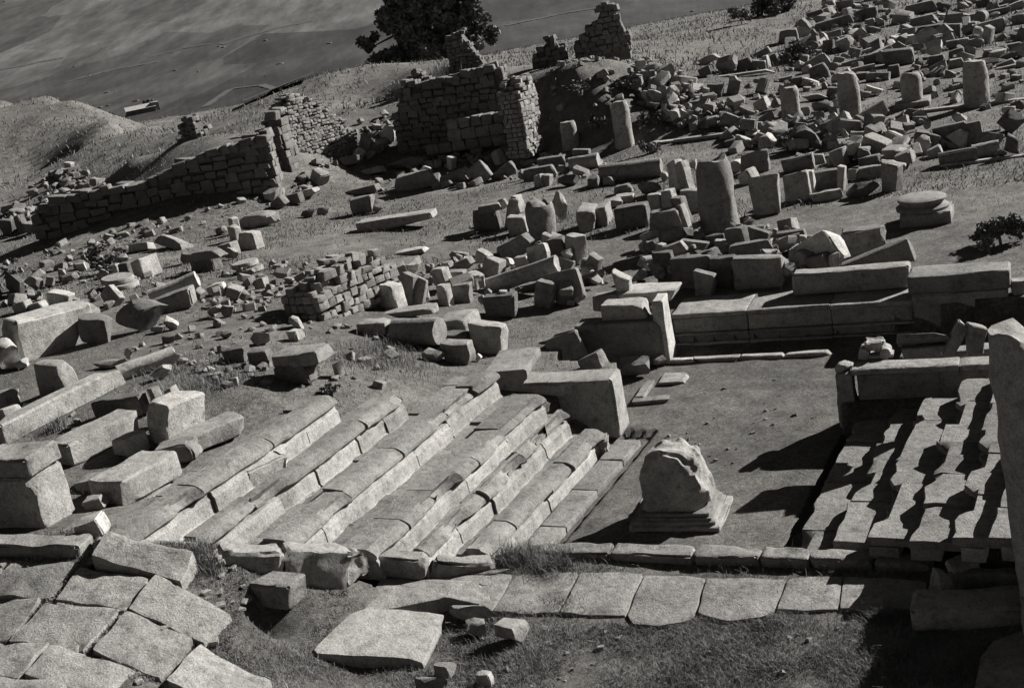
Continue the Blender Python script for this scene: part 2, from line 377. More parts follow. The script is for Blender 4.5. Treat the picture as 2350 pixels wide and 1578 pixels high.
def stone(kind, px, py, w, h, d, yaw, t, p, mat, label, lift=0.0, group=None, cs=1.0):
    """a loose stone whose middle shows at photo pixel (px,py); w,h,d in photo pixels"""
    _seed[0] += 1; sd = _seed[0]
    P = hit(px, py); m = ppm(P); w, h, d, lift = w / m, h / m, d / m, lift / m
    hz = h if kind not in 'kf' else d
    c = hit(px, py, hz * .46 + lift)
    big = max(w, h, d) * m
    n = 4 if big < 60 else (6 if big < 120 else 10)
    wear = min(.04, .065 * min(w, h, d))
    if kind in 'bs': G = box_geo(w, h, d, sd, wear, 3 if kind == 'b' else 2, n, 0, rnd.uniform(.03, .13) if rnd.random() < .5 else 0)
    elif kind == 'w': G = box_geo(w, h, d, sd, wear, 1, n, taper=.55)
    elif kind == 'r': G = boulder_geo(w, h, d, sd, 3 if big > 60 else 2)
    elif kind == 'k': G = drum_geo(h / 2, w, sd, 22, 6, wear=.02)
    elif kind == 'f': G = drum_geo(h / 2, w, sd, rows=3, flutes=16, wear=.012)
    V, F = G
    if kind in 'kf': V = np.stack([V[:, 2] - w / 2, V[:, 1], -V[:, 0]], 1)
    else: V = V - np.array([0, 0, h / 2]) if kind != 'r' and False else V
    nm, cat = KN[kind]
    me = mesh(nm, V, F, MATS[mat], 24 if kind in 'bsw' else (28 if kind == 'r' else 50 if kind != 'f' else 25))
    o = link(nm, me, c, (math.radians(-p), math.radians(-t), A1 + math.radians(yaw)))
    return tag(o, label, cat, group)
def table(ox, oy, rows, s=2.904):
    for r in rows:
        kind, cx, cy, w, h, d, yaw, t, p, mat, label = r[:11]; lift = r[11] if len(r) > 11 else 0
        stone(kind, ox + cx / s, oy + cy / s, w / s, h / s, d / s, yaw, t, p, mat, label, lift / s)

def beam(name, qa, za, qb, zb, h, d, mat=None, parent=None, wear=.04, chips=2, n=14):
    """long stone whose top rear edge runs between two measured points, d deep towards the viewer"""
    A, B = Vector(at(qa[0], qa[1], za)), Vector(at(qb[0], qb[1], zb)); X = (B - A); L = X.length; X.normalize()
    Y = Vector((-X.y, X.x, 0)).normalized(); Z = X.cross(Y); _seed[0] += 1
    V, F = box_geo(L - .015, h, d, _seed[0], wear, chips, n)
    o = link(name, mesh(name, V, F, mat or M_STONE, 24), parent=parent)
    c = (A + B) / 2 - Y * d / 2 - Z * h / 2
    o.matrix_world = Matrix(((X.x, Y.x, Z.x, c.x), (X.y, Y.y, Z.y, c.y), (X.z, Y.z, Z.z, c.z), (0, 0, 0, 1)))
    return o
def corner_block(name, label, cat, pxy, z0, w, h, d, yaw=0, anchor='fr', mat=None, n=10, wear=.03, chips=2, parent=None, taper=0, group=None):
    """block standing on z0 whose front right (or left) bottom corner shows at pxy; sizes in metres"""
    _seed[0] += 1
    P = at(pxy[0], pxy[1], z0); az = A1 + math.radians(yaw)
    ex = np.array([math.cos(az), math.sin(az)]); ey = np.array([-math.sin(az), math.cos(az)])
    c = P[:2] + (-ex if anchor == 'fr' else ex) * w / 2 + ey * d / 2
    V, F = box_geo(w, h, d, _seed[0], wear, chips, n, taper); V[:, 2] += h / 2
    o = link(name, mesh(name, V, F, mat or M_STONE, 24), (c[0], c[1], z0), (0, 0, az), parent)
    if label: tag(o, label, cat, group)
    return o

# ------------------------------------------------------------------ ground
def build_ground():
    az = np.radians(np.concatenate([np.linspace(-78, -27, 60, endpoint=False), np.linspace(-27, 27, 520), np.linspace(27.5, 78, 60)]))
    rr = np.concatenate([np.geomspace(3, 10, 30, endpoint=False), np.geomspace(10, 36, 330, endpoint=False), np.geomspace(36, 130, 190, endpoint=False), np.geomspace(130, 3500, 90)])
    A, R = np.meshgrid(az, rr); X, Y = R * np.sin(A), R * np.cos(A)
    Z = gz(X.ravel(), Y.ravel())
    V = np.stack([X.ravel(), Y.ravel(), Z], 1); na, nr_ = len(az), len(rr)
    i = (np.arange(nr_ - 1)[:, None] * na + np.arange(na - 1)[None]).ravel()
    Fq = np.stack([i, i + 1, i + na + 1, i + na], 1)
    me = bpy.data.meshes.new('ground'); me.vertices.add(len(V)); me.vertices.foreach_set('co', V.ravel())
    me.loops.add(Fq.size); me.loops.foreach_set('vertex_index', Fq.ravel()); me.polygons.add(len(Fq))
    me.polygons.foreach_set('loop_start', np.arange(0, Fq.size, 4)); me.polygons.foreach_set('loop_total', np.full(len(Fq), 4))
    me.update(); me.polygons.foreach_set('use_smooth', np.ones(len(Fq), bool)); me.materials.append(M_GROUND)
    tag(link('ground', me), 'dry grassy terrace, mounds and open country beyond', None, None, 'structure')
build_ground()

# ------------------------------------------------------------------ the two banks of seats facing the court
def seat_bank(label, rows, sgn, nos, rise, ends):
    a0 = np.mean([r[1] for r in rows]); root2 = site(rows[0][0], 15.0)
    root = empty('seating_bank', (root2[0], root2[1], 0), A2, label, 'stone seats', 'rows of stone seats')
    for k, (p, tread, T, s0, s1) in enumerate(rows):
        for part, zlo, zhi in (('seat_block', T - nos, T), ('riser_block', T - rise - .05 - (.09 if sgn > 0 else 0), T - nos)) + ((('footrest_block', T - nos - .1, T - .09),) if sgn > 0 else ()):
            a = s0 + rnd.uniform(-.06, .04)
            while a < s1 - .15:
                L = min(rnd.uniform(.7, 1.6) if sgn > 0 else rnd.uniform(.7, 1.5), s1 - a)
                if s1 - a - L < .4: L = s1 - a
                dz, du = rnd.uniform(-.022, .022), (rnd.uniform(-.03, .03) if sgn > 0 else rnd.uniform(-.03, .035))
                if part == 'seat_block' and sgn > 0:
                    pr = [(-tread * .62, zlo), (-.03, zlo), (.03, zlo + .015), (.055, zlo + .045), (.05, zlo + .085), (.015, zhi - .05), (-.05, zhi - .015), (-.1, zhi), (-tread * .35, zhi + .003), (-tread * .6, zhi), (-tread * .62, zhi - .012)]
                elif part == 'footrest_block':
                    pr = [(-tread - .1, zlo), (-tread * .5, zlo), (-tread * .5, zhi), (-tread * .75, zhi + .003), (-tread - .1, zhi)]
                elif part == 'seat_block':
                    pr = [(-tread - .12, zlo), (.0, zlo), (.012, zlo + .012), (.012, zhi - .012), (.0, zhi), (-tread * .35, zhi + .003), (-tread * .7, zhi), (-tread - .12, zhi)]
                elif sgn > 0:
                    pr = [(-tread * .55, zlo), (.045, zlo), (.048, zlo + .05), (.02, zlo + .07), (.005, zhi - .08), (-.02, zhi - .05), (-.035, zhi - .004), (-tread * .55, zhi - .004)]
                else:
                    pr = [(-tread * .7, zlo), (-.03, zlo), (-.03, zhi - .004), (-tread * .7, zhi - .004)]
                segs = max(2, int(L / .12)); seed = rnd.randrange(9999)
                V, F = prism_geo([(u, z) for u, z in pr], L - rnd.uniform(.008, .03), seed, .007, segs)
                # broken nosing
                chip = nvec(np.stack([V[:, 1] * 0, V[:, 1] + a, V[:, 1] * 0], 1), 1.7, int(p * 100) % 97)
                fr = V[:, 0] > -.06
                bite = np.clip(chip[:, 0] - .18, 0, 1) * (1.3 if part == 'seat_block' else .3)
                V[:, 0] -= fr * bite * (.2 if sgn > 0 else .38); V[:, 2] -= (fr & (V[:, 2] > zhi - .09)) * bite * .15
                V[:, 2] += nvec(np.stack([V[:, 0] * 2, V[:, 1] * 3 + a, V[:, 2]], 1), 1.2, seed)[:, 2] * .016
                V[:, 0] -= fr * (.012 if sgn > 0 else .028) * (1 + nvec(np.stack([V[:, 1] * 0, (V[:, 1] + a), V[:, 1] * 0], 1), 6 if sgn > 0 else 4, seed)[:, 0] * 2)
                X = (p + sgn * (V[:, 0] + du)); Yv = a + V[:, 1]
                W = X[:, None] * N2[None] + Yv[:, None] * E2[None]
                loc = W - root2[None]
                lx = loc @ E2; ly = loc @ np.array([-E2[1], E2[0]])
                link(part, mesh(part, np.stack([lx, ly, V[:, 2] + dz], 1), F, M_RISER if part == 'riser_block' else M_SEAT, 30), parent=root)
                a += L
    return root
def pa(px, py, z):
    P = at(px, py, z); return P[:2] @ N2, P[:2] @ E2
LB = []
RISE = .36
for k, (qa, qb, near, end) in enumerate([((1160,1262),(1378,1000),12.9,17.3),((1010,1265),(1275,988),12.4,17.2),((936,1241),(1169,984),11.9,17.0),((734,1204),(1125,894),11.2,17.1),((532,1226),(900,934),10.3,15.35),((346,1231),(763,935),9.6,14.3)], 1):
    near = at(*LNEAR[k - 1])[:2] @ E2
    T = .12 + RISE * k; p = .5 * (pa(*qa, T - .17)[0] + pa(*qb, T - .17)[0]); LB.append((p, T, near, end))
LBrows = []
for k, (p, T, n_, e_) in enumerate(LB):
    tread = (p - LB[k + 1][0]) if k < 5 else .6
    LBrows.append((p, tread, T, n_, e_))
seat_bank('left bank of pale stepped stone seats rising from the court', LBrows, 1, .17, RISE, None)
RB = []
for k, (px, end) in enumerate([(1806,18.3),(1892,18.3),(1968,18.3),(2062,18.3),(2165,18.3),(2262,18.3)], 1):
    T = .225 * k; RB.append((pa(px, 1271, T)[0], T, end))
RB_near = [pa(px, 1268, .225 * k)[1] for k, px in enumerate((1806, 1892, 1968, 2062, 2165, 2262), 1)]
RBrows = []
for k, (p, T, e_) in enumerate(RB):
    tread = (RB[k + 1][0] - p) if k < 5 else 1.2
    RBrows.append((p, tread, T, RB_near[k - 1], e_))
seat_bank('right bank of stepped stone seats striped by its own shadows', RBrows, -1, .11, .225, None)
# edge pavement of the court under the left bank
e = []
o = empty('court_edging', (*site(-7.9, 15), 0), A2, 'flat pale kerb strip along the foot of the left seats', 'kerb')
a = 13.3
while a < 17.3:
    L = rnd.uniform(.8, 1.5); V, F = box_geo(L - .015, .12, .42, rnd.randrange(999), .012, 0, 8)
    link('kerb_stone', mesh('kerb_stone', V, F, M_SEAT), (a + L / 2 - 15, .07, .06), None, o); a += L
# ------------------------------------------------------------------ masonry of the court
corner_block('stone_pier', 'tall dark fronted pier at the far end of the left seats', 'stone pier', (1424,1006), 0, 2.15, 1.06, .62, 0, 'fr', M_STONE, 14, .03, 0)
corner_block('stone_block', 'small broken block at the foot of the big dark pier', 'stone block', (1398,1052), 0, .3, .34, .3, 10, 'fr', M_STONE, 6, .03, 3)
# back wall
BW = at(1540, 723, .65); BW[2] = 0; az = A1 - .01
bw = empty('terrace_wall', BW, az, 'long dark moulded bench wall closing the far side of the court', 'wall')
def bwpart(name, x0, x1, y0, y1, z0, z1, mat=M_STONE, n=14, wear=.014, chips=0):
    V, F = box_geo(x1 - x0, z1 - z0, y1 - y0, rnd.randrange(999), wear, chips, n)
    V[:, 2] += (z0 + z1) / 2
    return link(name, mesh(name, V, F, mat, 24), ((x0 + x1) / 2, (y0 + y1) / 2, 0), None, bw)
xs = [0, 1.5, 3.1, 4.6]
for a_, b_ in zip(xs[:-1], xs[1:]):
    bwpart('base_course', a_ + .003, b_ - .003, -.02, .7, -.1, .04)
    bwpart('dado_block', a_ + .004, b_ - .004, .06, .7, .04, .2)
    bwpart('ledge', a_ + .002, b_ - .002, -.04, .7, .2, .245)
    bwpart('orthostat', a_ + .004, b_ - .004, .05, .7, .245, .56)
    bwpart('coping', a_ + .002, b_ - .002, .0, 1.15, .56, .65)
bwpart('upper_block', 2.3, 4.52, .72, 1.1, .655, 1.1, n=16, wear=.03, chips=1)
bwpart('end_pier', 4.58, 6.25, -.02, .62, -.05, .75, n=16, wear=.02)
bwpart('pier_cap', 4.55, 6.3, -.04, .66, .753, 1.1, n=16, wear=.025)
ce = empty('court_edging', at(1700, 823, 0), A1, 'thin bright kerb strip on the ground before the long dark bench wall', 'kerb')
for i in range(4):
    V, F = box_geo(.83, .08, .16, 50 + i, .012, 1, 6); link('kerb_stone', mesh('kerb_stone', V, F, M_PALE, 24), (-1.3 + i * .85, 0, .03), None, ce)
# lower wall with the post at its free end
lw = empty('retaining_wall', at(1935, 985, 0), A1, 'low dark wall across the far end of the right seats', 'wall')
for (n_, x0, x1, y0, y1, z0, z1) in (('wall_block', .28, 1.5, .0, .3, -.05, .9), ('wall_block', 1.505, 3.3, .0, .3, -.05, .9), ('coping', .2, 1.8, -.04, .34, .903, 1.0), ('coping', 1.805, 3.4, -.04, .34, .903, .99)):
    V, F = box_geo(x1 - x0, z1 - z0, y1 - y0, rnd.randrange(999), .014, 0, 12); V[:, 2] += (z0 + z1) / 2
    link(n_, mesh(n_, V, F, M_STONE), ((x0 + x1) / 2, (y0 + y1) / 2, 0), None, lw)
V, F = box_geo(.3, .96, .36, 5, .02, 2, 8, 0); V[:, 0] *= 1 - .15 * (V[:, 2] > 0); V[:, 2] += .48
link('end_post', mesh('end_post', V, F, M_STONE), (.1, .12, 0), None, lw)
V, F = boulder_geo(.3, .2, .34, 44, 3); V[:, 2] += 1.02
link('post_cap', mesh('post_cap', V, F, M_PALE), (.1, .12, 0), None, lw)
ex = np.array([math.cos(A1), math.sin(A1)]); ey = np.array([-math.sin(A1), math.cos(A1)])
# big dark pilaster left of the long wall
corner_block('stone_block', 'large dark squared block with white streaked right end, left of the long wall', 'stone block', (1527,838), 0, 1.72, .9, .5, 0, 'fr', M_STONE, 14, .02, 1)
corner_block('pilaster', 'thin tapering white pilaster at the left end of the long wall', 'pilaster', (1540,835), 0, .22, 1.28, .5, 0, 'fr', M_PALE, 8, .015, 0)
stone('b', 1396,690, 62,34,40, 0,0,0,'s','light topped block on the left end of the big dark block',.0*0+95)
stone('b', 1440,713, 105,42,60, 0,0,0,'s','broad flat topped block lying on the big dark block',92)
stone('s', 1490,672, 120,24,70, 0,0,0,'p','pale broken slab with a square notch behind the white pilaster',105)
stone('w', 1433,655, 30,70,30, 0,8,0,'s','slim dark upright stone with a bright right edge above the big dark block',100)
stone('w', 1413,803, 44,46,36, -40,30,0,'p','bright white pointed stone leaning on the big dark block')
stone('r', 1365,828, 70,38,40, 0,25,0,'g','dark tilted slab left of the bright pointed stone')
stone('r', 1460,840, 75,44,50, 0,0,0,'s','rounded pale boulder under the white pilaster')
stone('r', 1510,828, 40,30,34, 0,10,0,'s','small round stone at the left corner of the long wall')
stone('s', 1480,895, 20,10,105, 0,0,0,'s','narrow moulded kerb piece beside the court, behind the pier')
stone('s', 1495,917, 80,8,30, 5,0,0,'s','thin flat slab at the court edge behind the pier')
stone('s', 1545,868, 60,6,60, 0,0,0,'s','flat pale paving slab in the far left corner of the court')
stone('b', 1300,800, 85,66,40, 15,14,22,'g','grey slab leaning behind the moulded slab')
# moulded slab on the seats
P = at(1205, 893, .95)
prof = [(0,0),(.52,0),(.55,.05),(.57,.1),(.62,.14),(.64,.2),(.64,.3),(.6,.33),(0,.33)]
V, F = prism_geo([(x - .3, z) for x, z in prof], 1.15, 3, .006, 8)
o = link('moulded_slab', mesh('moulded_slab', V * np.array([1.15, 1, 1]), F, M_STONE), (P[0] - .3, P[1] + .1, .98), (0, 0, A1 + .12)); tag(o, 'moulded cornice slab with rounded far corner, lying above the seats', 'stone slab')
# altar in the court
AL = at(1545, 1220, 0); c = AL[:2] + ey * .5
al = empty('pedestal', (c[0], c[1], 0), A1, 'broken altar pedestal with rugged white top standing in the court', 'pedestal')
V, F = box_geo(1.34, .07, 1.02, 3, .015, 1, 12); V[:, 2] += .035; link('plinth', mesh('plinth', V, F, M_STONE), parent=al)
for i, (w_, d_, z0, z1) in enumerate(((1.2, .9, .07, .12), (1.1, .82, .12, .17), (1.02, .76, .17, .22))):
    V, F = box_geo(w_, z1 - z0, d_, 4 + i, .012, 0, 10); V[:, 2] += (z0 + z1) / 2; link('base_moulding', mesh('base_moulding', V, F, M_STONE), parent=al)
V, F = box_geo(.94, .9, .68, 21, .05, 8, 22)
f = np.clip((V[:, 2] + .2) / .6, 0, 1)
V[:, 2] -= f * (.1 * np.abs(V[:, 0]) * 2 + .14 * np.clip(V[:, 0], 0, 1)); V[:, 0] *= 1 - .2 * f; V[:, 1] *= 1 - .14 * f
V += nvec(V, 3.2, 77) * .035 * (.15 + f[:, None]); V += nvec(V, 8, 78) * .026 * (.4 + f[:, None]); V += nvec(V, 17, 79) * .01
V[:, 2] += .22 + .43; link('shaft', mesh('shaft', V, F, M_STONE, 24), parent=al)
# stones on the passage floor
q2 = at(2092, 828, .95); V, F = box_geo(1.7, .75, .42, 63, .03, 0, 6)
o = link('passage_fill', mesh('passage_fill', V, F, M_GREY), (q2[0] + .75, q2[1] + .1, .6), (0, 0, A1)); o['kind'] = 'structure'
stone('s', 2118,778, 86,10,50, 0,0,32,'g','dark grey slab tilted against the long wall behind the low wall',120)
stone('s', 2122,805, 78,22,20, 0,0,0,'s','pale low slab lying on the passage behind the low wall',112)
stone('s', 2193,777, 20,62,22, 10,-30,0,'s','narrow broken slab leaning left beside the pale low slab',100)
stone('b', 2240,778, 30,52,24, 20,-10,0,'g','grey broken upright between the leaning slab and the tall column',105)
stone('r', 2172,808, 34,16,20, 0,0,0,'p','small white fragment at the foot of the narrow leaning slab',112)
# scroll capital on the low wall
cap = at(2010, 815, 1.0)
cp_ = empty('ionic_capital', (cap[0], cap[1], .99), A1, 'small scrolled capital fragment resting on the low dark wall', 'capital')
V, F = box_geo(.3, .16, .24, 9, .03, 2, 8); V[:, 2] += .2; link('abacus', mesh('abacus', V, F, M_PALE), parent=cp_)
for s_ in (-1, 1):
    V, F = drum_geo(.09, .3, 8 + s_, 18, 4); V = np.stack([V[:, 0], V[:, 2] - .15, V[:, 1]], 1) + np.array([s_ * .16, 0, .08]); link('volute', mesh('volute', V, F, M_PALE, 50), parent=cp_)
V, F = box_geo(.55, .05, .26, 19, .02, 1, 6); V[:, 2] += .025; link('base_fragment', mesh('base_fragment', V, F, M_PALE), parent=cp_)
# white loose blocks on the seats
stone('b', 610,1078, 125,52,60, 62,0,0,'p','loose pale block lying askew across the left seats')
stone('k', 942,1178, 120,66,66, 84,6,0,'p','rounded broken nosing block turned over on the lower left seats')
stone('b', 2215,1308, 60,50,50, 30,10,0,'p','bright broken lump at the near end of the right seats')
stone('r', 845,1240, 60,34,30, 0,0,0,'s','pale rounded rubble lump at the near end of the left seats')
stone('r', 798,1215, 46,26,26, 0,0,0,'s','smaller rubble lump beside the rounded broken nosing block')

# ------------------------------------------------------------------ standing columns
def column(px, py, z, r, h, label, seed, broken=.1, mat=M_STONE, base=None, plinth=None, tilt=(0, 0), taper=.05, group='broken columns standing on the terrace', flutes=0):
    P = hit(px, py) if z is None else at(px, py, z)
    root = empty('column', P, A1, label, 'column', group)
    z0 = 0
    if group is None:
        V, F = box_geo(.72, 1.4, .72, seed, .03, 1, 8); V[:, 2] -= .72; link('pedestal', mesh('pedestal', V, F, M_STONE, 24), (0, 0, 0), None, root)
    if plinth:
        V, F = box_geo(plinth[0], plinth[1], plinth[0], seed, .02, 1, 8); V[:, 2] += plinth[1] / 2; link('plinth', mesh('plinth', V, F, M_STONE), (0, 0, -.05), None, root); z0 = plinth[1] - .05
    if base:
        V, F = lathe_geo([(r * 1.22, 0), (r * 1.3, .03), (r * 1.28, .09), (r * 1.1, .12), (r * 1.08, .15), (r * 1.15, .18), (r * 1.06, .22)], 32, seed); link('base', mesh('base', V, F, M_STONE), (0, 0, z0), None, root); z0 += base
    big = r * ppm(P) > 25
    V, F = drum_geo(r, h, seed, 40 if big else 26, 14 if big else 8, broken * 1.4 + .04, flutes, .04 if big else .03, taper, tilt)
    link('shaft', mesh('shaft', V, F, mat, 45), (0, 0, z0 - .05), None, root)
    return root
column(1655,540,None,.46,2.0,'thick lichened column on a moulded base, tallest among the tumbled blocks',31,.2,M_GREY,.12,None)
column(1250,560,None,.38,1.45,'round topped lichened column stump among the dark blocks, left of the tallest column',32,.28,M_GREY)
column(1312,340,None,.33,1.15,'short flat topped column stump before the dark rubble mound',33,.05,M_STONE)
column(1435,335,None,.34,1.75,'taller plain column before the dark rubble mound',34,.08,M_STONE)
column(1818,275,None,.33,1.45,'ragged topped dark column, first of the row at the right',35,.2,M_STONE)
column(1952,265,None,.37,1.6,'dark column with a hollow top, second of the row at the right',36,.12,M_STONE)
column(2095,242,None,.36,1.05,'short column on a square plinth, third of the row at the right',37,.08,M_STONE,None,(1.15,.25))
column(2243,243,None,.39,1.6,'dark smooth column, last of the row at the right',38,.08,M_STONE)
column(2424,1330,1.05,.34,2.9,'tall thick column cut by the right edge of the picture',39,.2,M_STONE,None,None,(0,0),.02,None).rotation_euler.y = -math.radians(3.9)
# low column base on its plinth in the open
P = hit(2128, 505); cb = empty('round_pedestal', P, A1, 'moulded round column base on a square plinth alone on the grass', 'column base')
V, F = box_geo(1.12, .3, 1.12, 4, .03, 2, 10); V[:, 2] += .13; link('plinth', mesh('plinth', V, F, M_STONE), parent=cb)
V, F = lathe_geo([(.52, 0), (.57, .03), (.58, .09), (.52, .13), (.46, .15), (.46, .18), (.5, .21), (.53, .23), (.53, .28), (.49, .3), (.2, .31)], 44, 2); V[:, 0] -= .08; link('torus', mesh('torus', V, F, M_STONE, 60), (0, 0, .26), None, cb)
def discs(px, py, r, n, label, mat=M_STONE, tilt=(0, 0), grp=None):
    P = hit(px, py); root = empty('round_pedestal', P, A1, label, 'column base', grp); z = 0
    for i in range(n):
        V, F = lathe_geo([(r * .9, 0), (r, .03), (r, .1), (r * .94, .14), (r * .3, .15)], 30, i + n); l_ = link('disc', mesh('disc', V, F, mat, 50), (i * -.14, i * .05, z), (tilt[0], tilt[1], 0), root); z += .15
    return root
discs(282, 660, .42, 2, 'two stacked round base discs among the rubble at left', M_STONE, (0, .08))
discs(575, 625, .36, 2, 'low worn round base discs on the grass above the rubble ridge', M_STONE, (0, -.06))
# ------------------------------------------------------------------ loose stones, read off the photograph zone by zone
# kind, middle x, y, width, height, depth (zoomed pixels), yaw, tilt, lean, stone, label[, lift]
table(775, 0, [  # in front of the ruined building
 ('b',525,1205,275,105,90,6,4,0,'s','long squared block before the ruined building, rubble on its top'),
 ('s',235,1140,150,40,90,0,6,10,'p','pale flat slab tilted behind the long squared block'),
 ('s',170,1268,230,46,70,0,8,0,'g','low broad slab on the grass left of the long squared block'),
 ('r',450,1085,270,80,80,0,5,0,'g','long rough lump of fallen masonry behind the squared block'),
 ('r',585,1126,90,50,50,0,0,0,'p','white stone lying on the long squared block',70),
 ('r',515,1140,60,34,40,0,0,0,'s','small stone lying on the long squared block, left of the white stone',60),
 ('k',785,1185,190,84,84,-4,14,0,'g','weathered rolled drum right of the long squared block'),
 ('b',758,1085,62,84,40,-30,-16,0,'p','light upright stone standing behind the weathered drum'),
 ('b',955,1150,110,130,70,10,34,0,'g','dark block standing on its corner among the row of fallen stones'),
 ('b',1110,1148,175,70,60,0,28,0,'g','dark beam propped at an angle beside the cornered dark block'),
 ('b',1072,1052,66,96,60,-25,22,0,'p','bright tilted block leaning above the propped dark beam'),
 ('r',1235,1050,105,50,60,0,10,0,'g','dull boulder under the end of the low ashlar wall'),
 ('r',1270,1085,100,44,50,0,0,0,'g','flat rounded stone behind the sharp edged oblong block'),
 ('b',1347,1152,205,76,70,0,4,0,'g','sharp edged oblong block with bright right edge'),
 ('b',1435,1085,190,80,70,0,0,0,'g','dark low block behind the sharp edged oblong block'),
 ('k',1645,1085,190,96,96,4,4,0,'s','fallen plain drum with a sunlit end face'),
 ('w',1625,1015,115,60,50,0,0,0,'g','dark pointed stone behind the fallen plain drum'),
 ('k',1955,1138,390,120,120,4,0,0,'g','very long fallen shaft with a pale rounded end'),
 ('b',1345,1205,60,80,50,-10,5,0,'p','small pale block at the left end of the dark boulder'),
 ('b',1395,1200,60,74,60,-6,-6,0,'s','small narrow block leaning on the pale small block'),
 ('r',1520,1202,165,82,70,0,0,0,'d','dark rounded boulder lying on open grass'),
 ('r',1712,1208,90,90,80,0,0,0,'d','dark ball shaped boulder beside the long fallen shaft'),
 ('r',1812,1205,90,60,60,0,0,0,'s','grey and white mottled stone beside the ball shaped boulder'),
 ('b',2262,1175,90,190,70,-30,24,20,'p','tall bright slab leaning left of the tallest column'),
 ('r',2180,1170,60,70,60,0,0,0,'s','stone wedged under the tall bright leaning slab'),
 ('w',395,1470,520,90,130,4,4,0,'s','long overturned cornice slab with deep dark underside'),
 ('b',165,1365,150,100,70,0,2,0,'g','grey block with a broken right side on the grass'),
 ('r',265,1370,90,90,70,0,0,0,'p','pale rough stone against the grey block on the grass'),
 ('b',995,1460,165,145,90,0,0,0,'d','dark squarish block at the left of the column stump'),
 ('b',1015,1385,140,44,60,0,4,0,'g','thin block on the dark squarish block',120),
 ('r',1102,1360,80,70,50,0,0,0,'p','white stone lying on the blocks left of the stump',70),
 ('b',1165,1420,70,190,70,10,-16,0,'g','tall dark stone leaning beside the column stump'),
 ('b',1205,1500,125,120,80,2,2,0,'p','sunlit square block at the foot of the column stump'),
 ('b',1205,1360,44,110,60,-20,10,0,'p','narrow white stone standing behind the square block',80),
 ('r',1485,1375,125,210,100,0,0,0,'p','upright pale boulder just right of the column stump'),
 ('b',1672,1450,110,140,240,8,0,0,'s','first long block with bright top in the tidy row'),
 ('b',1772,1425,90,120,200,8,0,0,'s','second narrower long block in the tidy row'),
 ('b',1845,1345,130,46,130,10,0,0,'s','flat block lying behind the tidy row'),
 ('b',1915,1320,120,46,100,10,0,0,'p','flat pale block at the back of the tidy row'),
 ('b',1968,1440,215,150,120,0,4,0,'d','dark worn block with rounded top beside the tidy row'),
 ('b',2130,1345,84,110,70,-15,4,0,'p','bright standing block, left one of a close pair'),
 ('b',2215,1330,88,130,70,-15,4,0,'p','bright standing block, right one of a close pair'),
 ('b',2182,1465,195,135,90,2,2,0,'g','plain dark squared block below the bright pair'),
 ('r',2085,1245,170,95,90,0,6,0,'g','rough pitted boulder behind the bright pair'),
 ('b',1905,1262,115,60,60,0,6,0,'g','small block left of the rough pitted boulder'),
 ('r',890,1555,110,30,40,0,0,0,'g','flat dark stone on the grass below the squarish block'),
 ('b',2295,1440,70,150,80,-10,8,0,'s','block in half shade right of the plain dark block'),
 ('s',2215,940,220,12,60,-2,0,0,'p','thin pale step stone at the foot of the rubble mound'),
 ('s',185,985,90,150,40,-20,-34,0,'g','dark slab sliding to the right beside the brick faced ruin'),
 ('r',350,890,110,110,60,0,0,0,'p','pale mass of masonry at the corner of the ruined building'),
 ('r',90,1080,180,90,80,0,0,0,'d','dark boulder below the brick faced ruin'),
 ('b',140,1035,60,90,40,0,-40,0,'p','pale plank like stone leaning on the dark boulder'),
])
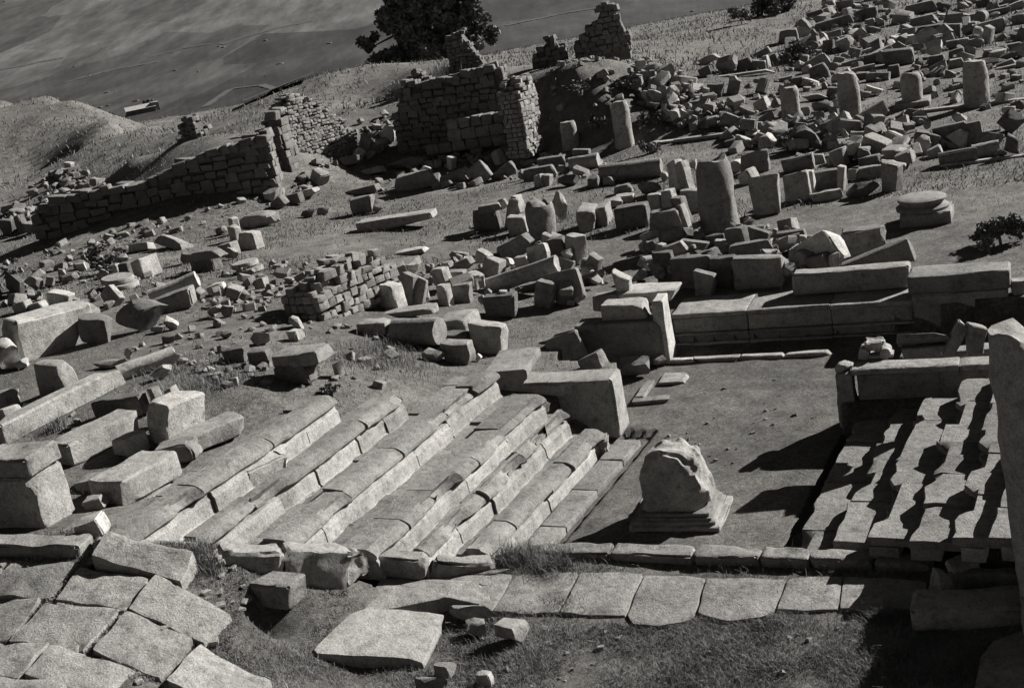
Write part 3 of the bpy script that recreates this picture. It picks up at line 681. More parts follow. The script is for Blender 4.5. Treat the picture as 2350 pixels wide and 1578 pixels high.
table(1550, 0, [ # upper right field
 ('b',1630,55,180,62,60,2,4,0,'g','long block nearest the top edge, third from the right'),
 ('b',1650,140,160,58,60,2,4,0,'g','long dark block below the long block at the top edge'),
 ('b',1510,262,125,50,210,14,0,0,'p','long bright slab running away up the slope'),
 ('b',1697,212,210,74,70,2,2,0,'d','long dark block beside the slab running up the slope'),
 ('b',1852,210,96,86,60,0,-4,0,'d','dark block with bright right end after the long dark block'),
 ('r',1950,205,105,70,60,0,0,0,'g','mid grey boulder in the upper right field'),
 ('b',2090,182,170,70,60,0,4,0,'g','long worn stone near the right of the upper field'),
 ('b',2085,235,52,100,50,-30,-18,0,'p','light narrow stone leaning in the upper right field'),
 ('k',2038,110,95,70,70,80,0,0,'g','round drum end near the top right'),
 ('b',1945,122,100,36,50,4,6,0,'g','small low block left of the round drum end'),
 ('s',2150,78,140,34,50,6,6,0,'g','low slab right of the round drum end'),
 ('s',2180,48,120,20,50,6,6,0,'s','thin slab above the low slab at the top right'),
 ('b',2048,22,78,44,40,0,0,0,'d','dark square block cut by the top edge'),
 ('b',2288,128,76,56,50,0,4,0,'g','block with light top near the right edge'),
 ('b',2270,40,100,40,60,10,10,0,'s','pale stone in the very top right corner'),
 ('r',1915,42,70,56,50,0,0,0,'s','rounded pale stone near the top edge'),
 ('r',1780,45,110,70,80,0,0,0,'d','dark lump near the top edge'),
 ('b',1280,95,118,70,60,0,4,0,'d','dark block with thin bright top rim'),
 ('b',1152,100,44,80,50,-30,14,0,'p','bright upright stone left of the rimmed dark block'),
 ('w',938,105,94,86,50,10,24,0,'d','dark triangular stone farthest left of the top pile'),
 ('b',1055,155,225,52,60,2,6,0,'g','long beam lying over the top pile'),
 ('s',850,178,80,80,40,-20,34,0,'g','tilted slab above the squat block'),
 ('b',758,240,115,86,80,0,0,0,'g','squat dark block with a sunlit right end, left of the top pile'),
 ('r',928,240,60,105,60,0,0,0,'g','egg shaped stone on end, left of a pair'),
 ('r',982,245,54,96,60,0,10,0,'s','egg shaped stone on end, right of a pair'),
 ('r',1082,215,84,76,60,0,0,0,'d','banded dark boulder in the top pile'),
 ('r',1155,205,70,50,50,0,0,0,'s','small light stone right of the banded boulder'),
 ('r',1225,196,82,86,70,0,0,0,'d','dark boulder at the right of the top pile'),
 ('b',1297,160,64,58,50,0,0,0,'g','small block next to the dark boulder in the top pile'),
 ('r',1358,150,62,62,50,0,0,0,'g','rounded block at the right end of the top pile'),
 ('k',1022,315,80,72,72,90,80,0,'g','broken hollow drum standing on end'),
 ('r',1142,292,120,86,80,0,16,0,'p','big bright boulder below the top pile'),
 ('r',932,316,110,54,60,0,0,0,'d','long dark boulder left of the broken hollow drum'),
 ('s',1315,330,150,26,50,0,10,0,'p','pale splintered slab in the middle of the field'),
 ('b',1315,388,170,54,60,0,4,0,'g','long block half sunk in the field'),
 ('s',1180,418,140,32,50,0,8,0,'s','low slab beside the half sunk block'),
 ('b',1490,380,170,94,90,0,0,0,'d','large dark stump of masonry in the field'),
 ('r',1614,320,94,62,60,0,0,0,'g','grey boulder left of the big bright angular stone'),
 ('r',1728,315,130,110,80,-20,8,0,'p','big bright angular stone in the upper right field'),
 ('b',1742,400,92,58,60,0,0,0,'d','dark block under the big bright angular stone'),
 ('b',1845,295,72,46,50,0,0,0,'g','small dark block right of the bright angular stone'),
 ('b',1920,285,80,50,50,0,0,0,'s','small pale block beside the small dark block'),
 ('b',2002,288,94,52,60,0,4,0,'g','oblong block right of the small pale block'),
 ('b',1876,362,92,60,50,0,6,0,'d','dark block with a white right edge'),
 ('b',1872,422,90,52,60,0,0,0,'s','grey worn block below the white edged block'),
 ('r',1950,416,62,44,50,0,0,0,'p','light stone right of the grey worn block'),
 ('r',2062,412,165,56,90,0,0,0,'d','low dark mound of stone in the field'),
 ('s',2200,425,110,30,50,0,16,0,'g','tilted slab right of the low dark mound'),
 ('b',2085,355,52,46,50,0,0,0,'s','pale square block above the low dark mound'),
 ('b',2145,348,70,44,50,0,0,0,'g','plain block right of the pale square block'),
 ('r',2232,370,120,60,60,0,0,0,'d','dark boulder near the right edge of the field'),
 ('b',2240,312,100,38,50,0,4,0,'g','flat block above the dark boulder at the right edge'),
 ('r',2292,214,58,50,50,0,0,0,'p','white stone close to the right edge'),
 ('s',1750,498,130,10,40,0,6,0,'s','thin stylobate slab left of the last column'),
 ('s',2200,450,120,14,40,0,6,0,'s','thin stylobate slab above the last column'),
 ('r',1062,440,100,62,60,0,0,0,'g','grey boulder at the left of the field'),
 ('b',958,482,108,92,70,0,14,0,'d','dark angular block at the left of the field'),
 ('b',878,465,60,46,40,-20,16,0,'p','light stone left of the dark angular block'),
 ('r',1090,525,98,70,60,0,0,0,'p','sunlit round boulder behind the first column'),
 ('b',1138,488,56,44,40,0,20,0,'p','light block touching the sunlit round boulder'),
 ('s',1250,455,160,26,50,0,6,0,'s','flat slab right of the sunlit round boulder'),
 ('b',1232,508,118,40,50,0,0,0,'d','dark block under the flat slab'),
 ('k',1350,512,140,54,54,-6,-4,0,'s','fallen light drum in the field'),
 ('b',1455,475,70,72,60,0,0,0,'d','dark square block right of the fallen light drum'),
 ('r',200,476,100,70,60,0,0,0,'d','dark boulder at the left end of the far stylobate'),
 ('r',330,430,158,104,90,0,0,0,'g','large rounded stone with a hole on the far stylobate'),
 ('r',215,396,150,66,80,0,8,0,'s','heap of pale stone behind the far stylobate'),
 ('b',462,432,98,76,60,0,8,0,'d','dark block right of the stone with a hole'),
 ('b',556,432,88,56,60,0,-8,0,'g','low block leaning on the far stylobate'),
 ('b',608,412,34,78,40,-20,6,0,'p','white upright slab on the far stylobate'),
 ('b',664,396,48,66,40,-20,16,0,'d','dark block with sunlit edge, right end of the far stylobate'),
 ('s',565,362,130,40,40,0,20,0,'s','flat slab tipped up behind the far stylobate'),
 ('s',370,505,600,16,50,2,0,0,'s','long thin far stylobate step'),
 ('b',815,548,80,62,60,0,0,0,'d','dark block behind the first column'),
 ('w',900,552,104,56,50,0,-16,0,'p','white wedge shaped stone behind the first column'),
 ('s',740,528,84,30,50,0,6,0,'g','low slab left of the dark block behind the first column'),
 ('f',585,580,88,80,80,60,50,0,'s','fluted fragment tipped on end'),
 ('r',390,565,100,116,80,0,0,0,'d','dark stump with a sunlit top'),
 ('r',388,518,54,34,40,0,0,0,'p','pale cap added as the sunlit top of the dark stump',90),  # sunlight on the stump's top put in as a paler stone
 ('b',268,600,98,80,60,0,-10,0,'d','dark block at the right of the rubble slope'),
 ('b',385,728,140,46,50,0,24,0,'p','light beam sliding down the rubble slope'),
 ('b',580,692,96,70,70,-10,20,0,'p','pale block at the foot of the first column, left'),
 ('r',665,690,80,80,60,0,0,0,'g','grey stone touching the first column'),
 ('r',925,645,170,50,60,0,-6,0,'s','long pale boulder between the first two columns'),
 ('r',970,705,150,80,70,0,0,0,'g','grey heap between the first two columns'),
 ('r',1065,690,76,66,50,0,0,0,'p','pale stone touching the second column'),
 ('b',1062,615,90,60,60,0,-12,0,'d','dark stone left of the second column'),
 ('b',866,742,66,54,40,0,0,0,'g','small squared block right of the first column'),
 ('r',1262,632,82,60,60,0,0,0,'g','rounded stone right of the second column'),
 ('w',1326,605,92,56,40,0,-12,0,'p','pale pointed stone right of the second column'),
 ('s',1685,610,90,16,40,0,-4,0,'s','small flat slab right of the short column'),
 ('s',1878,574,130,22,40,0,8,0,'s','flat slab left of the last column'),
 ('s',2010,697,640,16,50,-1,0,0,'s','long thin stylobate step under the last column'),
 ('r',760,805,140,52,80,0,0,0,'p','flat pale boulder below the first column'),
 ('r',968,818,80,76,50,0,20,0,'p','bright jagged stone below the second column'),
 ('s',1100,840,150,100,60,-10,32,24,'p','large bright slab tipped toward the light'),
 ('b',1212,822,76,90,60,0,-40,0,'d','dark fluted chunk beside the large bright slab'),
 ('r',1312,828,160,130,100,0,0,0,'g','large round boulder below the short column'),
 ('s',1495,845,126,100,40,-14,28,34,'p','bright square slab tipped on its corner'),
 ('r',1625,798,96,66,60,0,0,0,'g','boulder right of the bright square slab'),
 ('b',1265,905,190,54,60,0,-6,0,'g','broken flat fragments under the large round boulder'),
 ('r',1402,920,108,90,70,0,0,0,'g','grey boulder under the bright square slab'),
 ('b',1675,950,148,120,80,0,-16,0,'d','dark lopsided block left of the panelled block'),
 ('b',1835,905,180,140,70,0,6,0,'g','broad grey block behind the sunlit wedge'),
 ('b',1985,890,105,138,50,-4,6,0,'d','dark panel block with a bright rim'),
 ('w',1892,912,90,130,50,-20,50,0,'p','sunlit wedge before the dark panel block'),
 ('r',1892,785,94,80,60,0,0,0,'p','bright boulder lying on top of the broad grey block',0),
 ('r',2112,925,165,94,80,0,0,0,'g','rounded stone right of the dark panel block'),
 ('r',2232,800,190,150,120,0,0,0,'d','dark mass of stone near the right edge'),
 ('r',2220,742,80,60,60,0,0,0,'p','pale cap for the sunlit top of the dark mass near the right edge',60),  # paler stone paints the light on top of the dark mass
 ('r',2255,962,112,140,90,0,0,0,'d','dark round topped stone at the right edge'),
 ('f',1882,1045,220,92,92,4,4,0,'g','fallen fluted column, dark left length'),
 ('k',2068,1000,150,92,92,4,4,0,'p','plain pale length of the fallen fluted column'),
 ('r',2165,1020,80,50,60,0,0,0,'s','broken end of the pale fallen length'),
 ('b',1728,1015,86,60,60,0,20,0,'p','pale stone left of the fallen fluted column'),
 ('w',1825,962,110,50,50,0,-24,0,'s','pale splinter above the fallen fluted column'),
 ('b',528,858,105,86,60,0,-8,0,'g','dark block with sunlit right face at the end of the near stylobate'),
 ('r',668,920,160,90,90,0,8,0,'d','dark pile right of the near stylobate'),
 ('r',850,920,220,150,130,0,0,0,'d','large dark heap overgrown with weeds'),
 ('s',520,945,80,26,50,0,6,0,'p','pale chip at the end of the near stylobate'),
 ('b',380,950,90,40,50,0,6,0,'d','low dark stone on the near stylobate'),
 ('s',230,908,470,20,60,1,0,0,'s','long thin near stylobate step'),
 ('b',1090,958,140,50,70,0,4,0,'s','pale flat block above the light tilted block'),
 ('b',1095,1050,98,110,60,-16,16,0,'s','light block tipped to the right'),
 ('b',1525,1010,50,86,40,-20,-28,0,'p','narrow stone leaning left of the pale chips'),
 ('r',1420,995,98,70,60,0,0,0,'g','rounded stone left of the narrow leaning stone'),
 ('s',1282,998,64,26,40,0,-6,0,'p','white chip in the middle heap'),
 ('b',1300,1075,140,70,60,0,8,0,'g','grey oblong block above the curved block'),
 ('b',1450,1120,140,76,70,0,-14,0,'s','pale block above the sunlit right end of the row'),
 ('s',2065,1068,540,16,40,4,0,0,'p','bright thin step at the right, below the fallen fluted column'),
 ('b',603,1300,175,235,60,2,3,14,'s','large upright grey slab right of the tallest column'),
 ('b',492,1180,105,90,90,-34,36,0,'p','white topped block tilted behind the large upright slab'),
 ('b',535,1080,180,130,60,0,4,14,'g','broad grey slab behind the white topped block'),
 ('f',412,1105,60,80,80,80,0,0,'p','fluted pale fragment right of the tallest column'),
 ('b',812,1245,155,175,70,0,4,10,'s','rough upright slab, second right of the tallest column'),
 ('b',905,1220,46,160,60,-14,0,0,'p','narrow sunlit slab between two upright blocks'),
 ('b',1025,1195,200,120,90,0,4,0,'g','block with a hollowed curved face'),
 ('b',1110,1190,46,160,60,-10,-8,0,'p','pale curved edge piece right of the hollowed block'),
 ('b',1020,1300,205,58,60,0,4,0,'p','low pale block lying before the hollowed block'),
 ('r',1265,1250,250,110,90,0,4,0,'d','dark rough low block in the row'),
 ('r',1180,1160,80,80,70,0,0,0,'s','rounded pale block behind the dark rough low block'),
 ('b',1305,1145,170,70,70,0,0,0,'g','dull block behind the dark rough low block'),
 ('b',1445,1180,100,180,80,-30,-6,0,'s','upright block with sunlit right face ending the row'),
 ('f',818,1090,190,96,96,4,6,0,'g','fallen fluted drum with a sunlit end'),
 ('b',905,1070,36,92,92,4,0,0,'p','pale block added as the sunlit end of the fallen fluted drum'),  # no real collar: pale stone stands for the drum's lit end
 ('b',955,1060,70,60,40,0,0,0,'s','thin broken frame right of the fallen fluted drum'),
 ('b',55,1180,90,190,60,-26,26,20,'p','bright slab leaning against the tallest column'),
 ('r',115,1095,78,74,60,0,0,0,'p','white stone behind the tallest column, left'),
 ('b',110,1340,150,150,80,-14,0,0,'s','block at the left foot of the tallest column'),
 ('b',40,1410,80,190,80,-14,12,0,'g','dark upright block left of the tallest column'),
 ('r',2290,700,70,70,60,0,0,0,'d','dark stump behind the last column'),
])
table(0, 0, [   # upper left
 ('r',1800,1298,150,86,90,0,10,0,'p','pale boulder at the foot of the brick faced ruin'),
 ('b',1862,1355,105,66,60,0,30,0,'g','dark block below the pale boulder at the ruin'),
 ('b',1950,1325,140,64,60,0,4,0,'d','long dark block right of the pale boulder at the ruin'),
 ('w',2065,1280,125,64,60,-10,14,0,'p','pale wedge leaning on the long dark block'),
 ('b',2132,1178,100,90,80,-20,-38,0,'g','block tipped over below the brick faced ruin, sunlit right face'),
 ('r',1725,1450,250,120,120,0,4,0,'s','pale weathered masonry lump with ragged surface'),
 ('b',1562,1505,60,110,50,-30,-6,0,'p','white upright stone left of the ragged lump'),
 ('r',2050,1420,120,56,60,0,0,0,'d','low dark stone on the grass, right of the ragged lump'),
 ('r',2165,1402,110,60,60,0,0,0,'s','low pale stone beside the low dark stone'),
 ('r',1480,1530,90,60,60,0,0,0,'g','grey stone left of the white upright stone'),
 ('b',320,1420,130,70,60,0,10,0,'d','dark block at the corner of the long shadowed wall'),
 ('b',415,1385,40,80,40,0,0,0,'p','white upright chip near the long shadowed wall'),
 ('b',140,1490,60,110,50,0,6,0,'d','dark upright stone at the left edge by the rubble pile'),
 ('b',60,1510,90,90,60,0,0,0,'d','dark block at the left edge by the rubble pile'),
 ('s',230,1520,120,60,70,0,-16,0,'s','grey slab sloping right of the dark edge stones'),
 ('r',560,1150,90,44,40,0,-10,0,'g','dark weed grown stone above the rubble pile'),
 ('b',460,1105,50,46,40,0,-16,0,'p','white stone at the top of the rubble pile'),
])
table(0, 520, [  # left middle
 ('s',950,135,160,50,80,-8,4,16,'p','light slab tilted beside the long shadowed wall'),
 ('s',1165,112,230,60,110,-14,-16,22,'s','broad roof shaped slab with dark hollow beneath'),
 ('r',1235,205,100,90,70,0,0,0,'d','dark stone left of the two stacked blocks'),
 ('b',1378,250,190,90,90,0,2,0,'d','dark lower block of the two stacked blocks'),
 ('b',1385,182,185,50,90,0,2,0,'g','upper block of the two stacked blocks, hollow front',88),
 ('b',1525,150,120,80,80,-6,4,0,'s','pale squared block behind the two stacked blocks'),
 ('r',1545,180,96,84,60,0,0,0,'s','rounded stone right of the two stacked blocks'),
 ('b',1668,92,165,110,70,-20,0,0,'p','block with a bright white right end on the grass'),
 ('b',1570,45,70,96,60,-24,0,0,'p','upright block with a bright white edge behind it'),
 ('s',1570,120,180,46,70,0,8,0,'s','flat slab between the two white ended blocks'),
 ('r',540,262,100,70,60,0,0,0,'p','pale stones left of the round bush'),
 ('r',635,128,70,56,50,0,0,0,'p','white stone behind the round bush, left'),
 ('r',810,150,130,50,60,0,6,0,'s','pale flat stone behind the round bush, right'),
 ('b',978,272,80,125,160,-10,6,0,'p','very bright upright broken block right of the round bush'),
 ('r',775,278,80,66,60,0,0,0,'p','small bright stone at the foot of the round bush'),
 ('b',842,282,80,80,60,0,0,0,'d','dark stone between the bush and the bright upright block'),
 ('r',690,315,100,60,60,0,0,0,'s','grey stone above the stacked base discs'),
 ('k',1160,412,300,100,120,30,10,0,'p','bright broken drum lying on the dark boulder',30),
 ('r',925,585,330,220,170,20,-6,0,'d','large black fronted boulder in the rubble ridge'),
 ('b',1160,500,260,110,120,18,10,0,'s','ragged pale masonry under the bright broken drum'),
 ('r',1455,410,140,84,80,0,0,0,'p','pale boulder behind the rubble ridge'),
 ('w',1318,442,80,90,60,-10,-24,0,'s','leaning wedge right of the bright broken drum'),
 ('s',748,470,150,110,50,-30,-36,30,'p','bright slab tipped up among the left rubble'),
 ('r',615,455,70,80,60,0,0,0,'s','stone left of the bright tipped slab'),
 ('b',412,472,150,70,80,0,-10,0,'p','light block behind the great broken block'),
 ('b',150,535,110,66,60,0,10,0,'p','light square block at the far left'),
 ('b',250,530,110,50,60,0,12,0,'s','flat block between the two light blocks at the left'),
 ('w',582,555,150,90,80,-10,-20,0,'g','dark wedge right of the great broken block, top corner'),
 ('b',325,695,200,250,470,-20,-4,4,'p','great broken white block with veined sunlit face'),
 ('r',662,680,210,165,140,0,-6,0,'g','grey boulder against the great broken block'),
 ('r',40,835,170,220,150,-30,0,0,'p','bright broken boulder cut by the left edge'),
 ('r',152,905,100,70,70,0,0,0,'p','small pale stone under the great broken block'),
 ('b',100,385,150,130,40,-20,-30,0,'d','dark tilted slab with a bright right rim at far left'),
 ('r',225,375,130,90,80,0,0,0,'s','weathered pale stone beside the dark tilted slab'),
 ('r',450,345,140,60,80,0,4,0,'s','flat pale stone above the light blocks'),
 ('r',1140,640,120,96,90,0,0,0,'p','white round boulder below the rubble ridge'),
 ('r',1110,745,112,60,70,0,0,0,'d','dark stone in the stony grass'),
 ('r',1505,722,96,48,60,0,0,0,'d','second dark stone in the stony grass, farther right'),
 ('r',1060,680,130,56,70,0,0,0,'s','flat pale stone left of the white round boulder'),
 ('b',1975,725,86,72,70,-20,6,0,'p','small sunlit stone behind the stacked pair of slabs'),
 ('r',1740,740,150,96,90,0,0,0,'s','low grey boulder behind the stacked pair of slabs'),
 ('b',370,1010,230,205,110,-8,0,0,'s','moulded block with black front standing in the rubble'),
 ('k',980,915,360,110,110,44,4,0,'p','fallen half drum sloping up to the right'),
 ('r',1080,970,170,80,80,40,10,0,'p','broken chunk beneath the fallen half drum'),
 ('r',850,850,70,84,60,0,-20,0,'p','pale splinter behind the fallen half drum'),
 ('r',740,905,260,60,120,0,0,0,'s','flat weathered stone behind the fallen half drum'),
 ('b',808,1195,360,130,120,0,4,0,'d','long black fronted block with weed grown top'),
 ('b',1165,1275,190,270,320,-8,-6,6,'p','tall bright block with pitted sunlit face'),
 ('b',1035,1120,60,100,60,-20,10,0,'s','small upright stone behind the tall bright block',60),
 ('b',1150,1120,80,90,60,-20,20,0,'p','white pointed stone on the tall bright block',110),
 ('b',1580,850,160,90,90,0,2,0,'d','dark block left of the stacked pair of slabs'),
 ('b',1990,960,270,140,170,-4,4,0,'d','lower block of the stacked pair of slabs'),
 ('b',2010,860,350,80,200,-4,4,0,'s','upper slab of the stacked pair, with a cut hole',120),
 ('b',1740,870,140,110,100,0,0,0,'d','dark broken middle stone of the stacked slabs'),
 ('r',2255,950,90,130,90,0,0,0,'p','pale weathered end stone right of the stacked slabs'),
 ('r',1500,1050,120,46,60,0,0,0,'s','small flat stone in the rough grass'),
 ('r',1225,890,80,40,50,0,0,0,'s','small stone right of the fallen half drum'),
 ('r',1440,985,110,40,70,0,0,0,'s','low pale stone in the rough grass'),
 ('b',55,1150,120,110,90,-20,10,0,'s','rounded block cut by the left edge, above the pillar'),
 ('b',60,1240,150,70,110,-24,14,0,'p','pale flat block cut by the left edge'),
 ('b',400,1180,950,130,130,80,0,0,'p','long pale riser stone running up from the left pillar'),
 ('b',640,1400,560,140,220,76,0,0,'s','displaced seat block sloping beside the left pillar'),
 ('b',880,1440,150,120,180,-20,0,0,'p','broken pale end of the displaced seat block'),
 ('b',1360,1390,520,110,220,62,0,0,'s','moved seat block with a dark broken end'),
 ('b',1180,1490,260,120,170,14,4,0,'s','dark ended seat block above the hexagonal one'),
])
table(0, 1038, [
 ('b',900,170,290,170,520,-4,0,2,'s','thick seat block turned end on, dark six sided end'),
 ('s',640,190,180,70,160,10,6,0,'s','flat broken slab left of the six sided end'),
 ('s',1070,270,180,36,60,60,6,0,'p','thin slip of stone under the six sided block'),
 ('s',640,330,130,80,110,20,10,0,'s','pale block between the pillar and the six sided block'),
 ('b',610,490,170,110,150,20,6,0,'p','pale block at the near foot of the left pillar'),
])
table(775, 520, [ # middle
 ('s',360,275,330,44,330,4,2,0,'g','large flat slab lying on the plaza'),
 ('s',490,165,210,30,100,4,4,0,'p','smaller flat slab behind the large flat slab'),
 ('r',460,300,200,100,110,20,24,0,'p','whitish boulder against the large flat slab'),
 ('b',335,460,210,170,110,-20,-2,0,'p','block with dark left and bright right face, left end of the heap'),
 ('b',470,430,90,220,70,-10,-16,14,'g','dark slab leaning in the left of the heap'),
 ('b',530,440,110,200,60,4,-20,14,'g','second dark slab leaning in the left of the heap'),
 ('b',690,325,120,96,70,-24,10,0,'p','pale block on the leaning dark slabs',60),
 ('r',728,252,84,68,60,0,0,0,'p','bright white stone at the top left of the heap',60),
 ('w',845,252,130,96,60,-14,26,0,'g','dark pointed stone with bright right side on the heap',50),
 ('b',975,205,110,80,60,-24,-20,0,'p','pale tipped block at the top of the heap',60),
 ('r',1115,232,110,66,70,0,0,0,'p','pale boulder at the top of the heap',50),
 ('r',985,270,140,74,80,0,0,0,'s','rounded boulder under the pale boulder on the heap',30),
 ('b',915,352,110,90,90,-30,-14,0,'p','bright block with a notched side on the heap',50),
 ('b',800,325,130,64,80,0,-4,0,'s','flat block left of the bright notched block',60),
 ('b',712,455,90,140,60,-20,0,0,'p','narrow pale upright in the face of the heap'),
 ('b',832,440,124,124,80,0,-4,0,'g','dark squared block in the face of the heap'),
 ('k',1222,325,500,110,110,4,12,0,'s','long pale fallen shaft across the heap',50),
 ('b',1232,232,90,70,50,0,0,0,'s','small square block above the long pale shaft',80),
 ('b',1345,185,140,120,60,-10,14,20,'p','bright tilted slab above the long pale shaft',80),
 ('w',1190,135,230,150,80,-10,30,0,'g','dark leaning triangle with sunlit right edge, top of the heap',40),
 ('b',1470,160,130,170,80,0,6,0,'d','dark block left of the pale fluted stub'),
 ('b',1395,100,60,100,50,-20,-10,0,'p','thin bright stone between dark blocks, top of the heap',60),
 ('b',1590,150,150,190,90,-40,0,0,'p','pale fluted pilaster stub beside the column stump'),
 ('b',1700,280,90,190,60,-20,-26,0,'s','long stone leaning at the right end of the heap'),
 ('b',1535,405,200,220,60,-4,14,10,'g','rough grey tilted slab in the face of the heap'),
 ('b',1385,450,130,180,60,-14,-14,0,'s','grey slab cut across by a slanting shadow'),
 ('b',1090,525,210,150,90,0,2,0,'d','dark squared block with bright right edge under the heap'),
 ('r',1100,438,66,32,40,0,0,0,'p','white stone on the dark squared block',130),
 ('b',1490,285,140,70,70,0,0,0,'d','dark stone under the pale fluted stub'),
 ('s',430,570,480,40,130,2,2,0,'s','long flat slab below the heap'),
 ('b',800,640,230,110,230,0,2,0,'s','upper squared block of the corner stack'),
 ('b',1010,740,230,200,110,-6,-4,0,'p','lower corner block with brilliant right face'),
 ('b',800,760,230,110,120,0,0,0,'d','dark lower block of the corner stack'),
 ('k',530,700,330,180,180,-6,0,0,'g','rough fat drum lying left of the corner stack'),
 ('r',655,700,140,170,120,-20,0,0,'p','jagged pale lump added as the sunlit right side of the rough fat drum'),  # lit side of the drum painted by a separate pale lump
 ('b',250,670,210,90,110,-4,0,0,'s','pale broken block left of the rough fat drum'),
 ('r',640,850,160,96,100,0,0,0,'s','pale boulder below the rough fat drum'),
 ('b',815,840,190,150,110,-6,0,0,'s','block with pale top and shaded front below the corner stack'),
 ('r',940,870,60,60,50,0,0,0,'p','little white stone behind the moulded slab'),
 ('r',960,490,70,60,50,0,20,0,'p','small white chip standing on the corner stack',30),
])
table(1550, 520, [ # right middle heap
 ('b',105,300,220,210,90,0,0,0,'d','dark broad block at the left of the right heap'),
 ('r',170,240,120,60,60,0,-20,0,'s','pale cap stone sloping on the dark broad block',120),
 ('b',320,300,170,200,80,0,0,0,'d','dark plain block left of the pitted block'),
 ('b',555,300,310,200,110,0,0,0,'g','big pitted grey block in the face of the right heap'),
 ('w',690,240,110,110,80,-20,-24,0,'s','pale sloping side stone of the big pitted block'),
 ('b',500,145,270,86,80,0,6,0,'g','oblong rough block lying on the big pitted block',80),
 ('b',415,95,130,170,60,-14,6,0,'d','dark upright slab with bright right edge, top of the right heap',60),
 ('b',555,80,120,120,60,-10,-14,0,'d','dark leaning stone at the top of the right heap',60),
 ('w',800,85,150,170,60,0,24,0,'d','dark pointed block with bright right rim'),
 ('b',960,190,330,230,120,-24,32,8,'p','large bright block tipped on its corner'),
 ('b',975,265,130,160,80,-24,24,0,'d','dark block before the large bright tipped block'),
 ('b',1060,260,60,170,60,-50,-8,0,'p','jagged pale piece added as the sunlit face of the dark block'),  # pale piece paints the lit side of the dark block before it
 ('b',1270,100,240,180,110,0,4,0,'g','dark block with speckled pale top, right end of the heap'),
 ('w',1340,215,440,150,110,180,-14,0,'g','long wedge block rising to the right, behind the wall'),
 ('r',205,280,170,40,80,0,-6,0,'s','flat broken slab balanced on the cup shaped stone',60),
 ('b',195,380,130,160,70,-10,-8,0,'g','cup shaped stone at the front of the right heap'),
 ('b',265,85,120,70,60,0,0,0,'d','dark small block behind the right heap'),
 ('b',130,120,160,50,60,0,-14,0,'g','thin slab sloping at the left of the right heap',70),
 ('b',-60,270,140,210,70,0,6,0,'d','dark tall slab at the left end of the right heap'),
 ('b',-95,170,60,120,50,-24,-6,0,'p','white edged upright at the left end of the right heap'),
 ('b',-10,145,150,60,60,0,14,0,'s','pale beam across the left end of the right heap',80),
 ('s',240,520,230,26,70,4,4,0,'s','pale slab lying on the coping of the long wall',-4),
 ('r',655,215,70,90,60,0,0,0,'d','dark stone between the pitted block and the tipped block'),
 ('b',2290,400,90,90,80,0,0,0,'s','pale stone behind the end of the long wall'),
])
# left pillar and its cap
pil = corner_block('stone_pillar', 'large squared pillar with black front cut by the left edge', 'pillar', (113,1235), 2.05, .9, .82, .6, 0, 'fr', M_STONE, 14, .02, 1)
P = pil.location; V, F = box_geo(.93, .26, .63, 71, .03, 2, 12)
link('cap', mesh('cap', V, F, M_STONE), (0, 0, .96), None, pil)
